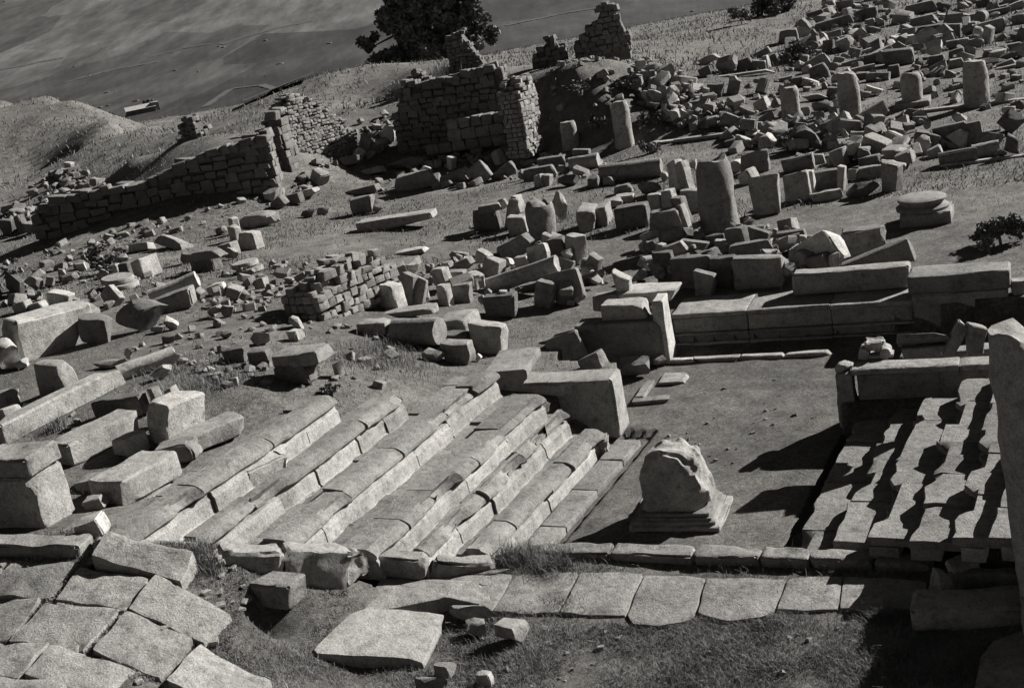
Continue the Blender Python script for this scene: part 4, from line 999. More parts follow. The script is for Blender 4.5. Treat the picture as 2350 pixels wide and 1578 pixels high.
# ------------------------------------------------------------------ ruined masonry: a rubble core with its face stones one by one
CHUNK = []
for i in range(14):
    V, F = box_geo(1, 1, 1, 300 + i, .05, 2, 3); V += nvec(V, .9, i) * .1; CHUNK.append(mesh('masonry_stone', V, F, M_RUB, 40))
CHUNKP = []
for me in CHUNK[:8]:
    m2 = me.copy(); m2.materials[0] = M_STONE; CHUNKP.append(m2)
def ruin_wall(name, label, base_px, az, outline, thick, sw, sh, cat='ruined wall', mat_set=None, end_stones=True, limit=290, z=None, face_all=True, rag=.4):
    """outline: list of (u,v) top line from u=0 to u=L (metres); wall rises from v=-.4; local x along az"""
    P = hit(*base_px) if z is None else at(base_px[0], base_px[1], z)
    root = empty(name, P, az, label, cat)
    top = lambda u: float(np.interp(u, [q[0] for q in outline], [q[1] for q in outline]))
    u0, u1 = outline[0][0], outline[-1][0]
    # core
    n = max(6, int((u1 - u0) / .35)); V, F = [], []
    us = np.linspace(u0 + .06, u1 - .06, n)
    for u in us:
        t = max(.05, top(u) - .12)
        for y, zz in ((.1, -.5), (.1, t * .5), (.14, t), (thick - .1, t), (thick - .1, -.5)): V.append((u, y, zz))
    for i in range(n - 1):
        for j in range(5):
            k = (j + 1) % 5; F.append([i * 5 + j, i * 5 + k, (i + 1) * 5 + k, (i + 1) * 5 + j])
    F.append([0, 1, 2, 3, 4]); F.append([(n - 1) * 5 + j for j in (4, 3, 2, 1, 0)])
    V = np.array(V); V += nvec(V, 1.5, 5) * .05
    link('rubble_core', mesh('rubble_core', V, F, M_MORTAR), parent=root)
    st = []
    mx = max(q[1] for q in outline); v = -.15
    while v < mx:
        hh = sh * rnd.uniform(.8, 1.25); u = u0 + rnd.uniform(-.05, .08)
        while u < u1 - sw * .3:
            ww = sw * rnd.uniform(.65, 1.4)
            if v + hh * .6 < top(u + ww / 2) + rnd.uniform(-rag, rag * .4) and u + ww < u1 + .1:
                st.append((u + ww / 2, .07 + rnd.uniform(-.025, .03), v + hh / 2 + rnd.uniform(-.2, .2) * hh, ww * .95, .22, hh * rnd.uniform(.7, 1.15), 0))
            u += ww
        # right end and left end
        if end_stones:
            for ue, sg in ((u1, 1), (u0, -1)):
                yv = 0.1
                while yv < thick - .08:
                    ww = sw * rnd.uniform(.6, 1.1)
                    if v + hh * .5 < top(ue - sg * .05): st.append((ue - sg * rnd.uniform(.02, .07), yv + ww / 2, v + hh / 2, .2, ww * .95, hh * .93, 0))
                    yv += ww
        v += hh
    # ragged top
    u = u0
    while u < u1:
        ww = sw * rnd.uniform(.6, 1.3)
        for yv in np.arange(.15, thick, sw * 1.1):
            st.append((u + ww / 2, yv + rnd.uniform(-.05, .05), top(u + ww / 2) - .05 + rnd.uniform(-.08, .07), ww, sw, sh * rnd.uniform(.7, 1.3), 1))
        u += ww
    def key(s): return -(s[3] * s[5]) if s[1] < .3 or s[0] > u1 - .2 else 9
    st.sort(key=key)
    ms = mat_set or CHUNK
    for i, s in enumerate(st[:limit]):
        link('stone', rnd.choice(ms), s[:3], (rnd.uniform(-.05, .05), rnd.uniform(-.05, .05) * (1 + 3 * s[6]), rnd.uniform(-.06, .06) * (1 + 4 * s[6])), root, s[3:6])
    if len(st) > limit:
        VV, FF, off = [], [], 0
        for s in st[limit:]:
            me = rnd.choice(ms); a = np.array([v.co[:] for v in me.vertices]) * np.array(s[3:6]) + np.array(s[:3])
            VV.append(a); FF += [[q + off for q in p.vertices] for p in me.polygons]; off += len(a)
        o = link('small_stones', mesh('small_stones', np.concatenate(VV), FF, ms[0].materials[0], None), parent=root); o['kind'] = 'stuff'
    return root
D = math.radians
# long shadowed terrace wall at the left
pA, pB = at(95, 590, .35), at(645, 470, .75)
azl = math.atan2(pB[1] - pA[1], pB[0] - pA[0]); Ll = math.hypot(pB[0] - pA[0], pB[1] - pA[1])
ruin_wall('ruined_wall', 'long low ruined wall in deep shadow, its top overgrown, at the left', (95, 590), azl, [(0, 1.2), (Ll * .08, 2.0), (Ll * .3, 2.0), (Ll * .5, 2.0), (Ll * .62, 2.4), (Ll * .8, 2.7), (Ll, 3.0)], .9, .5, .28, z=.35, mat_set=CHUNK, limit=280)
# brick faced ruin, its sunlit long face turned to the right
P = at(655, 440, .8)
ruin_wall('ruined_wall', 'tall ruined wall with a sunlit small brick face and a broken gap', (655, 432), A2 - D(14), [(0, 1.6), (.35, 2.5), (.9, 3.1), (1.6, 3.4), (2.4, 3.0), (3.6, 2.0), (4.2, 1.2)], 1.0, .22, .12, mat_set=CHUNKP, limit=295, z=.8)
ruin_wall('ruined_wall', 'ragged shadowed cross wall joined to the small brick face', (585, 452), A1 + D(2), [(0, 1.2), (.6, 1.8), (1.1, 2.7), (1.5, 3.1), (1.7, 2.7)], .8, .42, .26, z=.8, limit=200)
ruin_wall('ruined_wall', 'narrow ragged pillar of masonry above the shadowed wall', (432, 432), A1 - D(4), [(0, 1.4), (.2, 2.5), (.6, 2.9), (1.1, 2.7), (1.3, 1.8), (1.5, .9)], .8, .26, .16, z=1.0, limit=200)
# ruined building in the middle
B0 = at(918, 358, .8); B1 = at(1185, 335, .8)
azb = A1 + D(4)
ruin_wall('ruined_building_wall', 'broad dark ruined wall with niches behind the low ashlar wall', (915, 355), azb, [(0, 1.2), (.4, 2.3), (.8, 2.9), (1.6, 2.7), (2.8, 2.8), (3.8, 2.95), (4.6, 3.0), (5.0, 2.8)], .8, .4, .24, limit=300, z=.8)
b2 = hit(1197, 345)
ruin_wall('ruined_building_pier', 'sunlit rubble pier at the right end of the dark niched wall', (1212, 352), A2, [(0, 2.2), (.5, 2.6), (1.0, 2.8), (1.5, 2.5)], .8, .26, .16, mat_set=CHUNKP, limit=240, z=.8)
# niche pilasters
for px, py, wz in ((960, 352, .35), (1060, 350, .4), (1120, 348, .4)):
    pass
def ashlar(label, px, py, z, rows, az):
    root = empty('ashlar_wall', at(px, py, z), az, label, 'wall'); v = 0
    for (x0, x1, h, n) in rows:
        cuts = np.linspace(x0, x1, n + 1)
        for a_, b_ in zip(cuts[:-1], cuts[1:]):
            V, F = box_geo(b_ - a_ - .015, h - .012, .55, rnd.randrange(999), .025, 1, 5); V[:, 2] += h / 2
            link('ashlar_block', mesh('ashlar_block', V, F, M_GREY), ((a_ + b_) / 2 + rnd.uniform(-.01, .01), .28 + rnd.uniform(-.03, .03), v), (0, 0, rnd.uniform(-.02, .02)), root)
        v += h
    return root
ashlar('low wall of squared ashlar blocks in three courses before the dark niched wall', 978, 358, .8, [(0, 4.0, .42, 7), (1.05, 4.0, .46, 5), (1.1, 4.0, .42, 6)], A1 + D(6))
# masonry lumps on the mound
ruin_wall('masonry_chunk', 'jagged masonry tower crowning the mound, dark left side', (1322, 128), A1 + D(12), [(0, .3), (.35, .7), (.7, 1.1), (1.1, 1.2), (1.2, 1.85), (1.6, 1.95), (2.0, 1.85), (2.15, .9), (2.4, .3)], 1.1, .3, .22, z=3.2, limit=260, rag=.35)
ruin_wall('masonry_chunk', 'smaller jagged masonry lump left of the tower on the mound', (1225, 150), A1 + D(12), [(0, .3), (.4, .6), (.7, 1.05), (1.0, 1.1), (1.2, .7), (1.4, .3)], .9, .28, .2, z=3.1, limit=160, rag=.35)
ruin_wall('masonry_chunk', 'stepped broken wall stub standing before the big tree', (1036, 172), A1 + D(2), [(0, 1.8), (.9, 1.95), (1.05, 1.4), (1.3, .9), (1.6, .5), (1.8, .2)], .7, .28, .18, z=2.9, limit=160, rag=.3)
ruin_wall('masonry_chunk', 'low ragged masonry corner at the upper left of the niched wall', (940, 215), A1 + D(4), [(0, .5), (.4, 1.0), (.8, .8), (1.2, .3)], .7, .28, .2, z=2.6, limit=120, rag=.3)
# low rubble wall in the ridge, sunlit
ruin_wall('rubble_wall', 'low sunlit wall of small rough stones in the rubble ridge', (735, 742), A2 - D(8), [(0, .55), (.6, .85), (1.4, .95), (2.0, .8), (2.6, .4)], .8, .22, .16, z=1.7, mat_set=CHUNKP, limit=160)

# ------------------------------------------------------------------ scattered rubble
RCH = []
for i in range(14):
    V, F = (boulder_geo(1, .75, .85, 500 + i, 2, 9, .2) if i % 2 else box_geo(1, .62, .75, 500 + i, .06, 4, 3))
    if i % 2 == 0: V = V
    RCH.append(mesh('rubble_stone', V, F, (M_STONE, M_PALE, M_STONE, M_GREY)[i % 4], 28))
def poly_px(pts, lift=0): return np.array([hit(x, y, lift) for x, y in pts])
RUB_PENDING = []
def rubble(pts, n, smin, smax, label, group, pile=0.0, single=True):
    W = poly_px(pts); lo, hi = W[:, :2].min(0), W[:, :2].max(0); k = 0; tries = 0
    xs_, ys_ = [], []
    while k < n and tries < 60:
        x = nrs.uniform(lo[0], hi[0], n * 3); y = nrs.uniform(lo[1], hi[1], n * 3); ok = pip(x, y, W); xs_ += list(x[ok]); ys_ += list(y[ok]); k = len(xs_); tries += 1
    xs_, ys_ = np.array(xs_[:n]), np.array(ys_[:n]); zs = gz(xs_, ys_)
    for x, y, z in zip(xs_, ys_, zs):
        s = smin + (smax - smin) * rnd.random() ** 2
        RUB_PENDING.append(((x, y, z + s * .12 + pile * rnd.random() ** 1.5), s, label, group, single))
rubble([(1480,160),(1560,190),(1640,230),(1720,268),(1715,305),(1640,300),(1560,305),(1500,260),(1440,190)], 230, .2, .75, 'broken stone on the rubble slope beside the mound', 'stones of the rubble slope by the mound', .5)
rubble([(1250,200),(1440,140),(1500,200),(1560,300),(1300,300),(1240,290)], 110, .15, .45, 'small stone sticking out of the dark weedy mound', 'stones of the dark weedy mound', .1)
rubble([(55,455),(70,420),(140,385),(180,400),(250,440),(300,455),(200,470),(100,500),(0,520),(0,490)], 150, .2, .65, 'stone in the heap below the left hill', 'stones heaped below the left hill', .25)
rubble([(0,600),(120,585),(330,590),(420,690),(260,720),(170,700),(0,720)], 90, .12, .45, 'rough stone among the left rubble', 'stones of the left rubble', .1)
rubble([(530,640),(640,610),(800,640),(830,720),(700,760),(560,740),(440,720)], 130, .1, .38, 'rough stone of the sunlit rubble ridge', 'stones of the sunlit rubble ridge', .25)
rubble([(430,760),(640,720),(860,760),(960,860),(880,900),(760,880),(640,900),(480,880),(300,800)], 130, .05, .24, 'small stone in the stony grass above the seats', 'stones in the stony grass', 0)
rubble([(1820,60),(1950,0),(2350,0),(2350,150),(2120,180),(1800,170),(1740,150)], 210, .3, 1.15, 'broken stone strewn over the upper right field', 'stones strewn over the upper right field', .15)
rubble([(1690,270),(1800,265),(2000,280),(2110,270),(2150,340),(2050,400),(1900,370),(1690,350),(1660,310)], 190, .18, .75, 'broken stone filling the heap behind the tallest column', 'stones of the heap behind the tallest column', .3)
rubble([(820,440),(880,395),(960,360),(1240,365),(1400,360),(1380,420),(1100,430),(960,445)], 80, .12, .5, 'broken stone lying before the ruined building', 'stones before the ruined building', .1)
rubble([(780,340),(830,270),(915,260),(905,350),(840,370)], 60, .15, .6, 'fallen stone between the two larger ruins', 'stones between the two ruins', .2)
rubble([(1080,600),(1280,560),(1400,640),(1360,700),(1120,700),(900,690),(870,640)], 110, .15, .5, 'broken stone filling the middle heap', 'stones of the middle heap', .35)
rubble([(1480,560),(1700,520),(1850,560),(1900,640),(1700,665),(1470,660)], 120, .15, .5, 'broken stone filling the right heap', 'stones of the right heap', .4)
rubble([(90,590),(120,570),(400,500),(640,455),(660,470),(420,540),(200,590)], 70, .1, .4, 'stone fallen along the long shadowed wall', 'stones along the shadowed wall', .05)
rubble([(910,372),(1060,352),(1210,345),(1215,362),(1060,375),(930,390)], 50, .15, .45, 'stone fallen below the dark niched wall', 'stones below the niched wall', .1)
rubble([(640,445),(700,400),(800,330),(820,345),(730,420),(660,455)], 40, .12, .45, 'stone fallen below the brick faced ruin', 'stones below the brick faced ruin', .1)
rubble([(1700,190),(2350,150),(2350,250),(2200,250),(2050,215),(1900,240),(1720,240)], 110, .15, .6, 'stone lying between the standing columns at the right', 'stones between the standing columns', .05)
rubble([(480,150),(1800,0),(1840,60),(1560,110),(1450,60),(1160,120),(860,160)], 40, .15, .5, 'lone stone on the grassy crest', 'stones on the grassy crest', 0, False)
rubble([(1300,1440),(1500,1420),(2000,1440),(2050,1578),(1000,1578),(1020,1450)], 60, .025, .1, 'white pebble in the foreground grass', 'pebbles in the foreground grass', 0, False)
rubble([(1640,860),(1800,850),(1880,960),(1800,1050),(1600,1100),(1500,1000)], 45, .02, .09, 'chip of stone on the court floor', 'chips on the court floor', 0, False)
rubble([(0,900),(40,900),(300,1000),(200,1010),(60,960)], 20, .1, .3, 'stone by the left edge', 'stones by the left edge', 0, False)
RUB_PENDING.sort(key=lambda q: -q[1] * ppm(q[0]) if q[4] else 99)
sv, sf, soff = [], [], 0
SPAN = {}
for q in RUB_PENDING:
    SPAN.setdefault(q[3], []).append((q[0][0] / q[0][1], math.hypot(q[0][0], q[0][1])))
SPAN = {k: (np.percentile([a for a, b in v], (33, 67)), np.median([b for a, b in v])) for k, v in SPAN.items()}
def where(loc, group):
    (l_, r_), m_ = SPAN[group]; a_, b_ = loc[0] / loc[1], math.hypot(loc[0], loc[1])
    return ', ' + ('near ' if b_ < m_ else 'far ') + ('left' if a_ < l_ else 'right' if a_ > r_ else 'middle') + ' part'
for i, (loc, s, label, group, single) in enumerate(RUB_PENDING):
    me = rnd.choice(RCH); e_ = Euler((rnd.uniform(-.5, .5), rnd.uniform(-.5, .5), rnd.uniform(0, 6.28)))
    sc = (s * rnd.uniform(.8, 1.25), s * rnd.uniform(.7, 1.2), s * rnd.uniform(.7, 1.2))
    if i < 290 and single:
        tone = {M_PALE: 'pale', M_STONE: 'light', M_GREY: 'grey'}[me.materials[0]]; mx_ = max(q[1] for q in RUB_PENDING if q[3] == group)
        size = 'large' if s > .62 * mx_ else 'middling' if s > .45 * mx_ else 'small'
        tag(link('rubble_stone', me, loc, e_, None, sc), size + ' ' + tone + (' blocky ' if RCH.index(me) % 2 == 0 else ' angular ') + label.replace('pale ', '').replace('small ', '') + where(loc, group), 'stone', group)
    else:
        a = np.array([v.co[:] for v in me.vertices]) * np.array(sc); a = a @ np.array(e_.to_matrix()).T + np.array(loc)
        sv.append(a); sf += [[q + soff for q in p.vertices] for p in me.polygons]; soff += len(a)
o = link('rubble', mesh('rubble', np.concatenate(sv), sf, M_STONE, 30)); tag(o, 'countless small stones and chips strewn over the site', None, None, 'stuff')

# ------------------------------------------------------------------ foreground paving
pav = bpy.data.objects.new('pavement', None); COL.objects.link(pav); pav['kind'] = 'structure'; pav['label'] = 'worn pale paving before the court and at lower left'
def flag(ox, oy, s, pts, thick=.14, lift=.03, mat=None, zc=None, wear=.012, name='paving_stone', grow=1.05, slope=.8):
    W = np.array([hit(ox + x / s, oy + y / s, 0, False) for x, y in pts] if s else pts); W[:, :2] = W[:, :2].mean(0) + (W[:, :2] - W[:, :2].mean(0)) * grow
    c = W.mean(0); zt = (c[2] if zc is None else zc) + lift
    # even plane through the corners
    A = np.c_[W[:, :2] - c[:2], np.ones(len(W))]; sol = np.linalg.lstsq(A, W[:, 2], rcond=None)[0]
    n = len(W); ring = []
    for i in range(n):
        p, q = W[i, :2], W[(i + 1) % n, :2]; L = np.linalg.norm(q - p); m = max(1, int(L / .06))
        for k in range(m): ring.append(p + (q - p) * k / m)
    ring = np.array(ring); m = len(ring)
    ring = .8 * ring + .1 * (np.roll(ring, 1, 0) + np.roll(ring, -1, 0))
    sd = rnd.randrange(9999)
    z_at = lambda q: zt + (q - c[:2]) @ sol[:2] * slope
    V, F = [], []
    levels = [(1.0, -thick), (1.0, -.035), (.985, 0.0), (.85, .008), (.55, .01), (.28, .012)]
    for f, dz in levels:
        for q in ring:
            pq = c[:2] + (q - c[:2]) * f; V.append((pq[0], pq[1], z_at(pq) + dz))
    V.append((c[0], c[1], zt + .012))
    for l in range(len(levels) - 1):
        for i in range(m):
            j = (i + 1) % m; F.append([l * m + i, l * m + j, (l + 1) * m + j, (l + 1) * m + i])
    for i in range(m): F.append([5 * m + i, 5 * m + (i + 1) % m, len(V) - 1])
    V = np.array(V); nv = nvec(V, 5, sd); n2 = nvec(V, 1.8, sd + 1)
    V[:m * 2, :2] += (nv[:m * 2, :2]) * .016; V[:, :2] += n2[:, :2] * .012
    V[2 * m:, 2] += nv[2 * m:, 2] * wear * 1.6 + n2[2 * m:, 2] * wear
    ctr = np.array([c[0], c[1], zt])
    o_ = link(name, mesh(name, V - ctr, F, mat or M_FLAG, 40), ctr, None, pav)
    FLAGS.append(W); return o_
FLAGS = []
S_ = 2.904
rnd = random.Random(21)
LP = poly_px([(-60,1278),(220,1280),(480,1298),(580,1306),(660,1330),(610,1400),(520,1470),(500,1640),(-60,1640)])
PX_ = np.array([-E1[1], E1[0]]); uu, vv = LP[:, :2] @ E1, LP[:, :2] @ PX_
v_ = vv.min(); prev = None
while v_ < vv.max():
    dv = rnd.uniform(.42, .72); u_ = uu.min() + rnd.uniform(-.6, 0)
    while u_ < uu.max():
        du = rnd.uniform(.6, 1.25); q = [(u_, v_), (u_ + du, v_), (u_ + du, v_ + dv), (u_, v_ + dv)]
        W = np.array([(x + rnd.uniform(-.05, .05)) * E1 + (y + rnd.uniform(-.04, .04)) * PX_ for x, y in q])
        c_ = W.mean(0)
        if pip(c_[:1], c_[1:], LP)[0] and rnd.random() > .07:
            if rnd.random() < .4: k_ = rnd.randrange(4); W = np.insert(W, k_ + 1, (W[k_] + W[(k_ + 1) % 4]) / 2 + nrs.uniform(-.06, .06, 2), 0)
            zw = gz(W[:, 0], W[:, 1], False); S0 = W.mean(0); Am = np.c_[W - S0, np.ones(len(W))]; pl = np.linalg.lstsq(Am, zw, rcond=None)[0]
            sm = np.concatenate([S0 + (W - S0) * f_ for f_ in (.2, .5, .8, 1.0)]); ex_ = (gz(sm[:, 0], sm[:, 1], False) - np.c_[sm - S0, np.ones(len(sm))] @ pl).max()
            if math.hypot(pl[0], pl[1]) < .68: flag(0, 0, 0, np.c_[W, np.c_[W - S0, np.ones(len(W))] @ pl], .4, ex_ + rnd.uniform(.015, .05), wear=.02, grow=.965, slope=1.0)
        u_ += du
    v_ += dv
# small rough paving stones filling between the flags, as real stones
fx, fy = [], []
WP = np.array([hit(x, y, 0, False) for x, y in [(-20,1290),(300,1290),(560,1290),(600,1330),(560,1400),(480,1500),(380,1600),(-20,1600)]])
lo, hi = WP[:, :2].min(0), WP[:, :2].max(0); x = nrs.uniform(lo[0], hi[0], 2600); y = nrs.uniform(lo[1], hi[1], 2600); ok = pip(x, y, WP)
for f_ in FLAGS:
    c_ = f_[:, :2].mean(0); ok &= ~pip(x, y, c_ + (f_[:, :2] - c_) * .97)
x, y = x[ok][:50], y[ok][:50]; z = gz(x, y, False); VV, FF, off_ = [], [], 0
for i in range(len(x)):
    V, F = box_geo(1, .35, .8, 700 + i % 40, .07, 3, 2); s_ = rnd.uniform(.06, .2); a_ = rnd.uniform(0, 6.28)
    R_ = np.array(Euler((rnd.uniform(-.15, .15), rnd.uniform(-.15, .15), a_)).to_matrix()); VV.append((V * np.array([s_, s_, s_ * .8])) @ R_.T + np.array([x[i], y[i], z[i] + s_ * .02])); FF += [[q_ + off_ for q_ in f] for f in F]; off_ += len(V)
o = link('small_paving_stones', mesh('small_paving_stones', np.concatenate(VV), FF, M_FLAG, 35), parent=pav); o['kind'] = 'stuff'
# coping stones along the top of the left paving
for qa, za, qb, zb, h_, d_ in (((-30,1222),2.35,(215,1226),2.28,.35,.3), ((218,1226),2.28,(485,1243),1.95,.35,.3), ((487,1243),1.95,(642,1242),1.68,.5,.34), ((645,1242),1.66,(798,1246),1.36,.6,.36), ((800,1252),1.28,(818,1296),.98,.45,.26),
                               ((490,1272),1.62,(600,1275),1.42,.4,.22), ((602,1276),1.4,(715,1288),1.1,.5,.24), ((715,1290),1.06,(775,1338),.68,.4,.26),
                               ((800,1250),1.08,(985,1261),.92,.3,.28), ((840,1268),.86,(1000,1274),.74,.3,.26), ((990,1266),.8,(1135,1276),.56,.3,.25), ((1000,1280),.6,(1130,1286),.48,.3,.24)):
    beam('coping_stone', qa, za, qb, zb, h_, d_, M_STONE, pav)
# middle and right paving
for pts, th, lf in (([(130,1065),(330,880),(880,895),(960,935),(1000,1000),(940,1070),(720,1050),(400,1080)], .2, .1),
            
            ([(330,850),(520,800),(900,830),(1100,840),(980,910),(880,880),(340,865)], .12, .02), ([(560,770),(830,770),(850,820),(560,800)], .14, .1),
            ([(860,815),(1150,800),(1050,830),(920,838)], .12, .06)):
    flag(775, 1038, S_, pts, th, lf, grow=1.08)
WT = [(1010,1322),(1180,1322),(1331,1318),(1478,1322),(1621,1330),(1807,1333),(1936,1328),(2132,1338)]
WB = [(985,1392),(1130,1408),(1284,1410),(1438,1416),(1598,1412),(1780,1404),(1926,1402),(2112,1402)]
for i in range(7):
    (ax, ay), (bx, by), (cx, cy), (dx, dy) = WT[i], WT[i + 1], WB[i + 1], WB[i]
    low = {3: [(cx - 22, cy + 18), ((cx + dx) / 2, cy + 30), (dx + 14, dy + 20)], 4: [(cx - 30, cy + 18), ((cx + dx) / 2 - 20, cy + 26), (dx + 30, dy + 8)]}.get(i, [((cx + dx) / 2, (cy + dy) / 2 + 3)])
    flag(0, 0, 1, [(ax + 2, ay), ((ax + bx) / 2, (ay + by) / 2 - 2), (bx - 2, by), (cx - 2, cy)] + low + [(dx + 2, dy)], .12, .03, grow=1.0)
flag(1550, 1038, S_, [(2000,1600),(2050,1380),(2120,1275),(2360,1190),(2420,1600)], .12, .04)
flag(1550, 1038, S_, [(1815,905),(1920,870),(2290,880),(2290,915),(1930,925)], .3, .2)
# large tilted foreground slab and stones beside it
flag(0, 0, 1, [(728,1498),(800,1408),(860,1400),(1020,1436),(968,1532),(940,1526),(735,1508)], .24, .07, M_STONE)
# raised kerb between paving and court
kb = empty('kerb', at(1500, 1280, .3), A1, 'long rounded stone kerb between the paving and the court', 'kerb')
kinv = Matrix.Rotation(-A1, 3, 'Z')
KX = [(1232,1289),(1400,1292),(1594,1297),(1745,1302),(1858,1307),(2006,1314),(2140,1322)]
for i in range(6):
    hh = .22; a_, b_ = at(*KX[i], .3), at(*KX[i + 1], .3); L = np.linalg.norm((b_ - a_)[:2]); az_ = math.atan2(b_[1] - a_[1], b_[0] - a_[0])
    V, F = box_geo(L - .02, hh, .3, rnd.randrange(999), .022, 2, 14); V[:, 2] += hh / 2
    c = (a_ + b_) / 2; n_ = np.array([-math.sin(az_), math.cos(az_), 0]); loc = Vector(c + n_ * .15) - Vector(kb.location)
    link('kerb_stone', mesh('kerb_stone', V, F, M_SEAT), kinv @ loc - Vector((0, 0, .08)), (0, 0, az_ - A1), kb)
stone('r', 2158, 1345, 52, 90, 60, 0, 0, 0, 's', 'rounded worn end stone at the right end of the kerb')
stone('b', 637, 1352, 112, 58, 70, -6, 0, 0, 's', 'small squared block raised on the left paving')
stone('r', 1090, 1440, 62, 40, 46, 0, -20, 0, 's', 'pale stone with a dark hollow beside the large foreground slab')
stone('r', 1172, 1445, 74, 62, 60, 0, -10, 0, 's', 'rounded boulder right of the large foreground slab')
stone('r', 1080, 1405, 120, 46, 50, 10, -10, 0, 'g', 'rough broken stone behind the rounded foreground boulder')
stone('b', 1113, 1557, 34, 34, 24, 0, 0, 0, 'p', 'small white squared stone at the bottom edge')
stone('r', 1020, 1535, 50, 36, 40, 0, 0, 0, 'g', 'grey stone in the grass right of the large foreground slab')
stone('r', 985, 1570, 90, 44, 60, 0, 0, 0, 'g', 'low stone cut by the bottom edge')
tag(corner_block('stone_slab', None, None, (2096,1452), .36, 1.7, .27, .5, 4, 'fl', M_STONE, 14, .035, 1), 'thick slab at the lower right edge with a deep shaded front', 'stone slab')
# ------------------------------------------------------------------ tree, bushes
def leaves_mesh(name, clumps, per, size, mat, seed):
    rs = np.random.RandomState(seed); C = []
    for (c, rad) in clumps:
        n = int(per * rad ** 2 * 10); d = rs.normal(size=(n, 3)); d /= np.linalg.norm(d, axis=1)[:, None]
        C.append(np.array(c)[None] + d * (np.array([rad, rad, rad * .85])[None] * (rs.uniform(0, 1, (n, 1)) ** .45)))
    C = np.concatenate(C); n = len(C)
    a = rs.normal(size=(n, 3)); a /= np.linalg.norm(a, axis=1)[:, None]; b = np.cross(a, rs.normal(size=(n, 3))); b /= np.linalg.norm(b, axis=1)[:, None]
    s = size * rs.uniform(.6, 1.3, (n, 1))
    V = np.concatenate([C - a * s, C + b * s * .5, C + a * s, C - b * s * .5], 0)
    i = np.arange(n); Fq = np.stack([i, i + n, i + 2 * n, i + 3 * n], 1)
    me = bpy.data.meshes.new(name); me.vertices.add(4 * n); me.vertices.foreach_set('co', V.ravel()); me.loops.add(4 * n); me.loops.foreach_set('vertex_index', Fq.ravel())
    me.polygons.add(n); me.polygons.foreach_set('loop_start', np.arange(0, 4 * n, 4)); me.polygons.foreach_set('loop_total', np.full(n, 4)); me.update(); me.materials.append(mat); return me
def limb(p, q, r1, r2, seg=7, wob=.1, seed=0):
    p, q = np.array(p, float), np.array(q, float); ax = q - p; L = np.linalg.norm(ax); ax /= L; s = np.cross(ax, [.3, .2, .9]); s /= np.linalg.norm(s); t = np.cross(ax, s); V, F = [], []
    n = 5
    for k in range(n + 1):
        f = k / n; c = p + (q - p) * f + nvec([p + ax * f], 1.5, seed)[0] * wob * math.sin(math.pi * f)
        for i in range(seg):
            a = 2 * math.pi * i / seg; V.append(c + (s * math.cos(a) + t * math.sin(a)) * (r1 + (r2 - r1) * f))
    for k in range(n):
        for i in range(seg):
            j = (i + 1) % seg; F.append([k * seg + i, k * seg + j, (k + 1) * seg + j, (k + 1) * seg + i])
    return V, F
def tree(px, py, z, label, blobs, name='tree', cat='tree', per=90, size=.12, seed=1, group=None, trunk_r=.28):
    P = at(px, py, z) if z is not None else hit(px, py); root = empty(name, P, 0, label, cat, group)
    rs = random.Random(seed); clumps = []
    for (c, rx, rz) in blobs:
        for _ in range(max(3, int(rx * rx * 9))):
            v = Vector((rs.gauss(0, 1), rs.gauss(0, 1), rs.gauss(0, 1))).normalized() * rs.uniform(.35, 1) ; clumps.append(((c[0] + v.x * rx, c[1] + v.y * rx, c[2] + v.z * rz), rs.uniform(.28, .5) * min(1.3, rx)))
    link('crown', leaves_mesh('crown', clumps, per, size, M_LEAF, seed), parent=root)
    V, F = [], []
    c0 = blobs[0][0]
    parts = [((0, 0, -.3), (c0[0] * .3, c0[1] * .3, c0[2] * .6), trunk_r, trunk_r * .7)] + [((c0[0] * .3, c0[1] * .3, c0[2] * (.45 + .1 * i)), (b[0][0], b[0][1], b[0][2]), trunk_r * .5, .04) for i, b in enumerate(blobs)]
    for i, (p, q, ra, rb_) in enumerate(parts):
        v, f = limb(p, q, ra, rb_, seed=i); off = len(V); V += v; F += [[x + off for x in y] for y in f]
    link('trunk', mesh('trunk', np.array(V), F, M_BARK), parent=root); return root
T0 = at(1000, 158, 2.2); mpx = 1 / ppm(T0)
def bl(x, y, r, rz=None, dy=0): return (((x - 1000) * mpx, dy, (158 - y) * mpx), r * mpx, (rz or r) * mpx)
tree(1000, 158, 2.2, 'large dark spreading evergreen tree behind the ruined building', [bl(1000, 60, 85, 80), bl(940, 60, 60), bl(1060, 60, 70), bl(1000, 0, 80, 40), bl(930, 10, 50), bl(1085, 10, 50), bl(876, 85, 34), bl(1120, 95, 38), bl(1010, 120, 110, 34), bl(1150, 115, 24), bl(900, 130, 50, 26), bl(1040, -50, 60)], per=60, size=.17, seed=3)
def bush(px, py, wpx, hpx, label, seed, per=220, size=.06, group=None, name='bush'):
    P = hit(px, py); m = 1 / ppm(P); w, h = wpx * m, hpx * m
    return tree(px, py, None, label, [((0, 0, h * .5), w * .36, h * .36), ((-w * .25, 0, h * .42), w * .25, h * .3), ((w * .25, 0, h * .42), w * .25, h * .3), ((0, -w * .1, h * .3), w * .4, h * .25)], name, 'bush', per, size, seed, group, .04)
bush(242, 628, 100, 74, 'dark round bush among the left stones', 11, 500, .045)
bush(5, 680, 110, 130, 'dark leafy bush cut by the left edge', 12, 400, .05)
bush(1702, 56, 60, 56, 'dark bush on the crest, left one of the two', 13, 90, .12)
bush(1775, 34, 100, 70, 'larger dark bush on the crest, right one of the two', 14, 80, .12)
bush(2295, 560, 140, 84, 'dark low bush on the grass at the right', 15, 500, .05)
bush(1840, 140, 90, 46, 'low dark weeds among the stones of the upper right field', 16, 150, .08)
bush(1492, 350, 60, 40, 'small shrub at the foot of the rubble mound', 17, 250, .06)
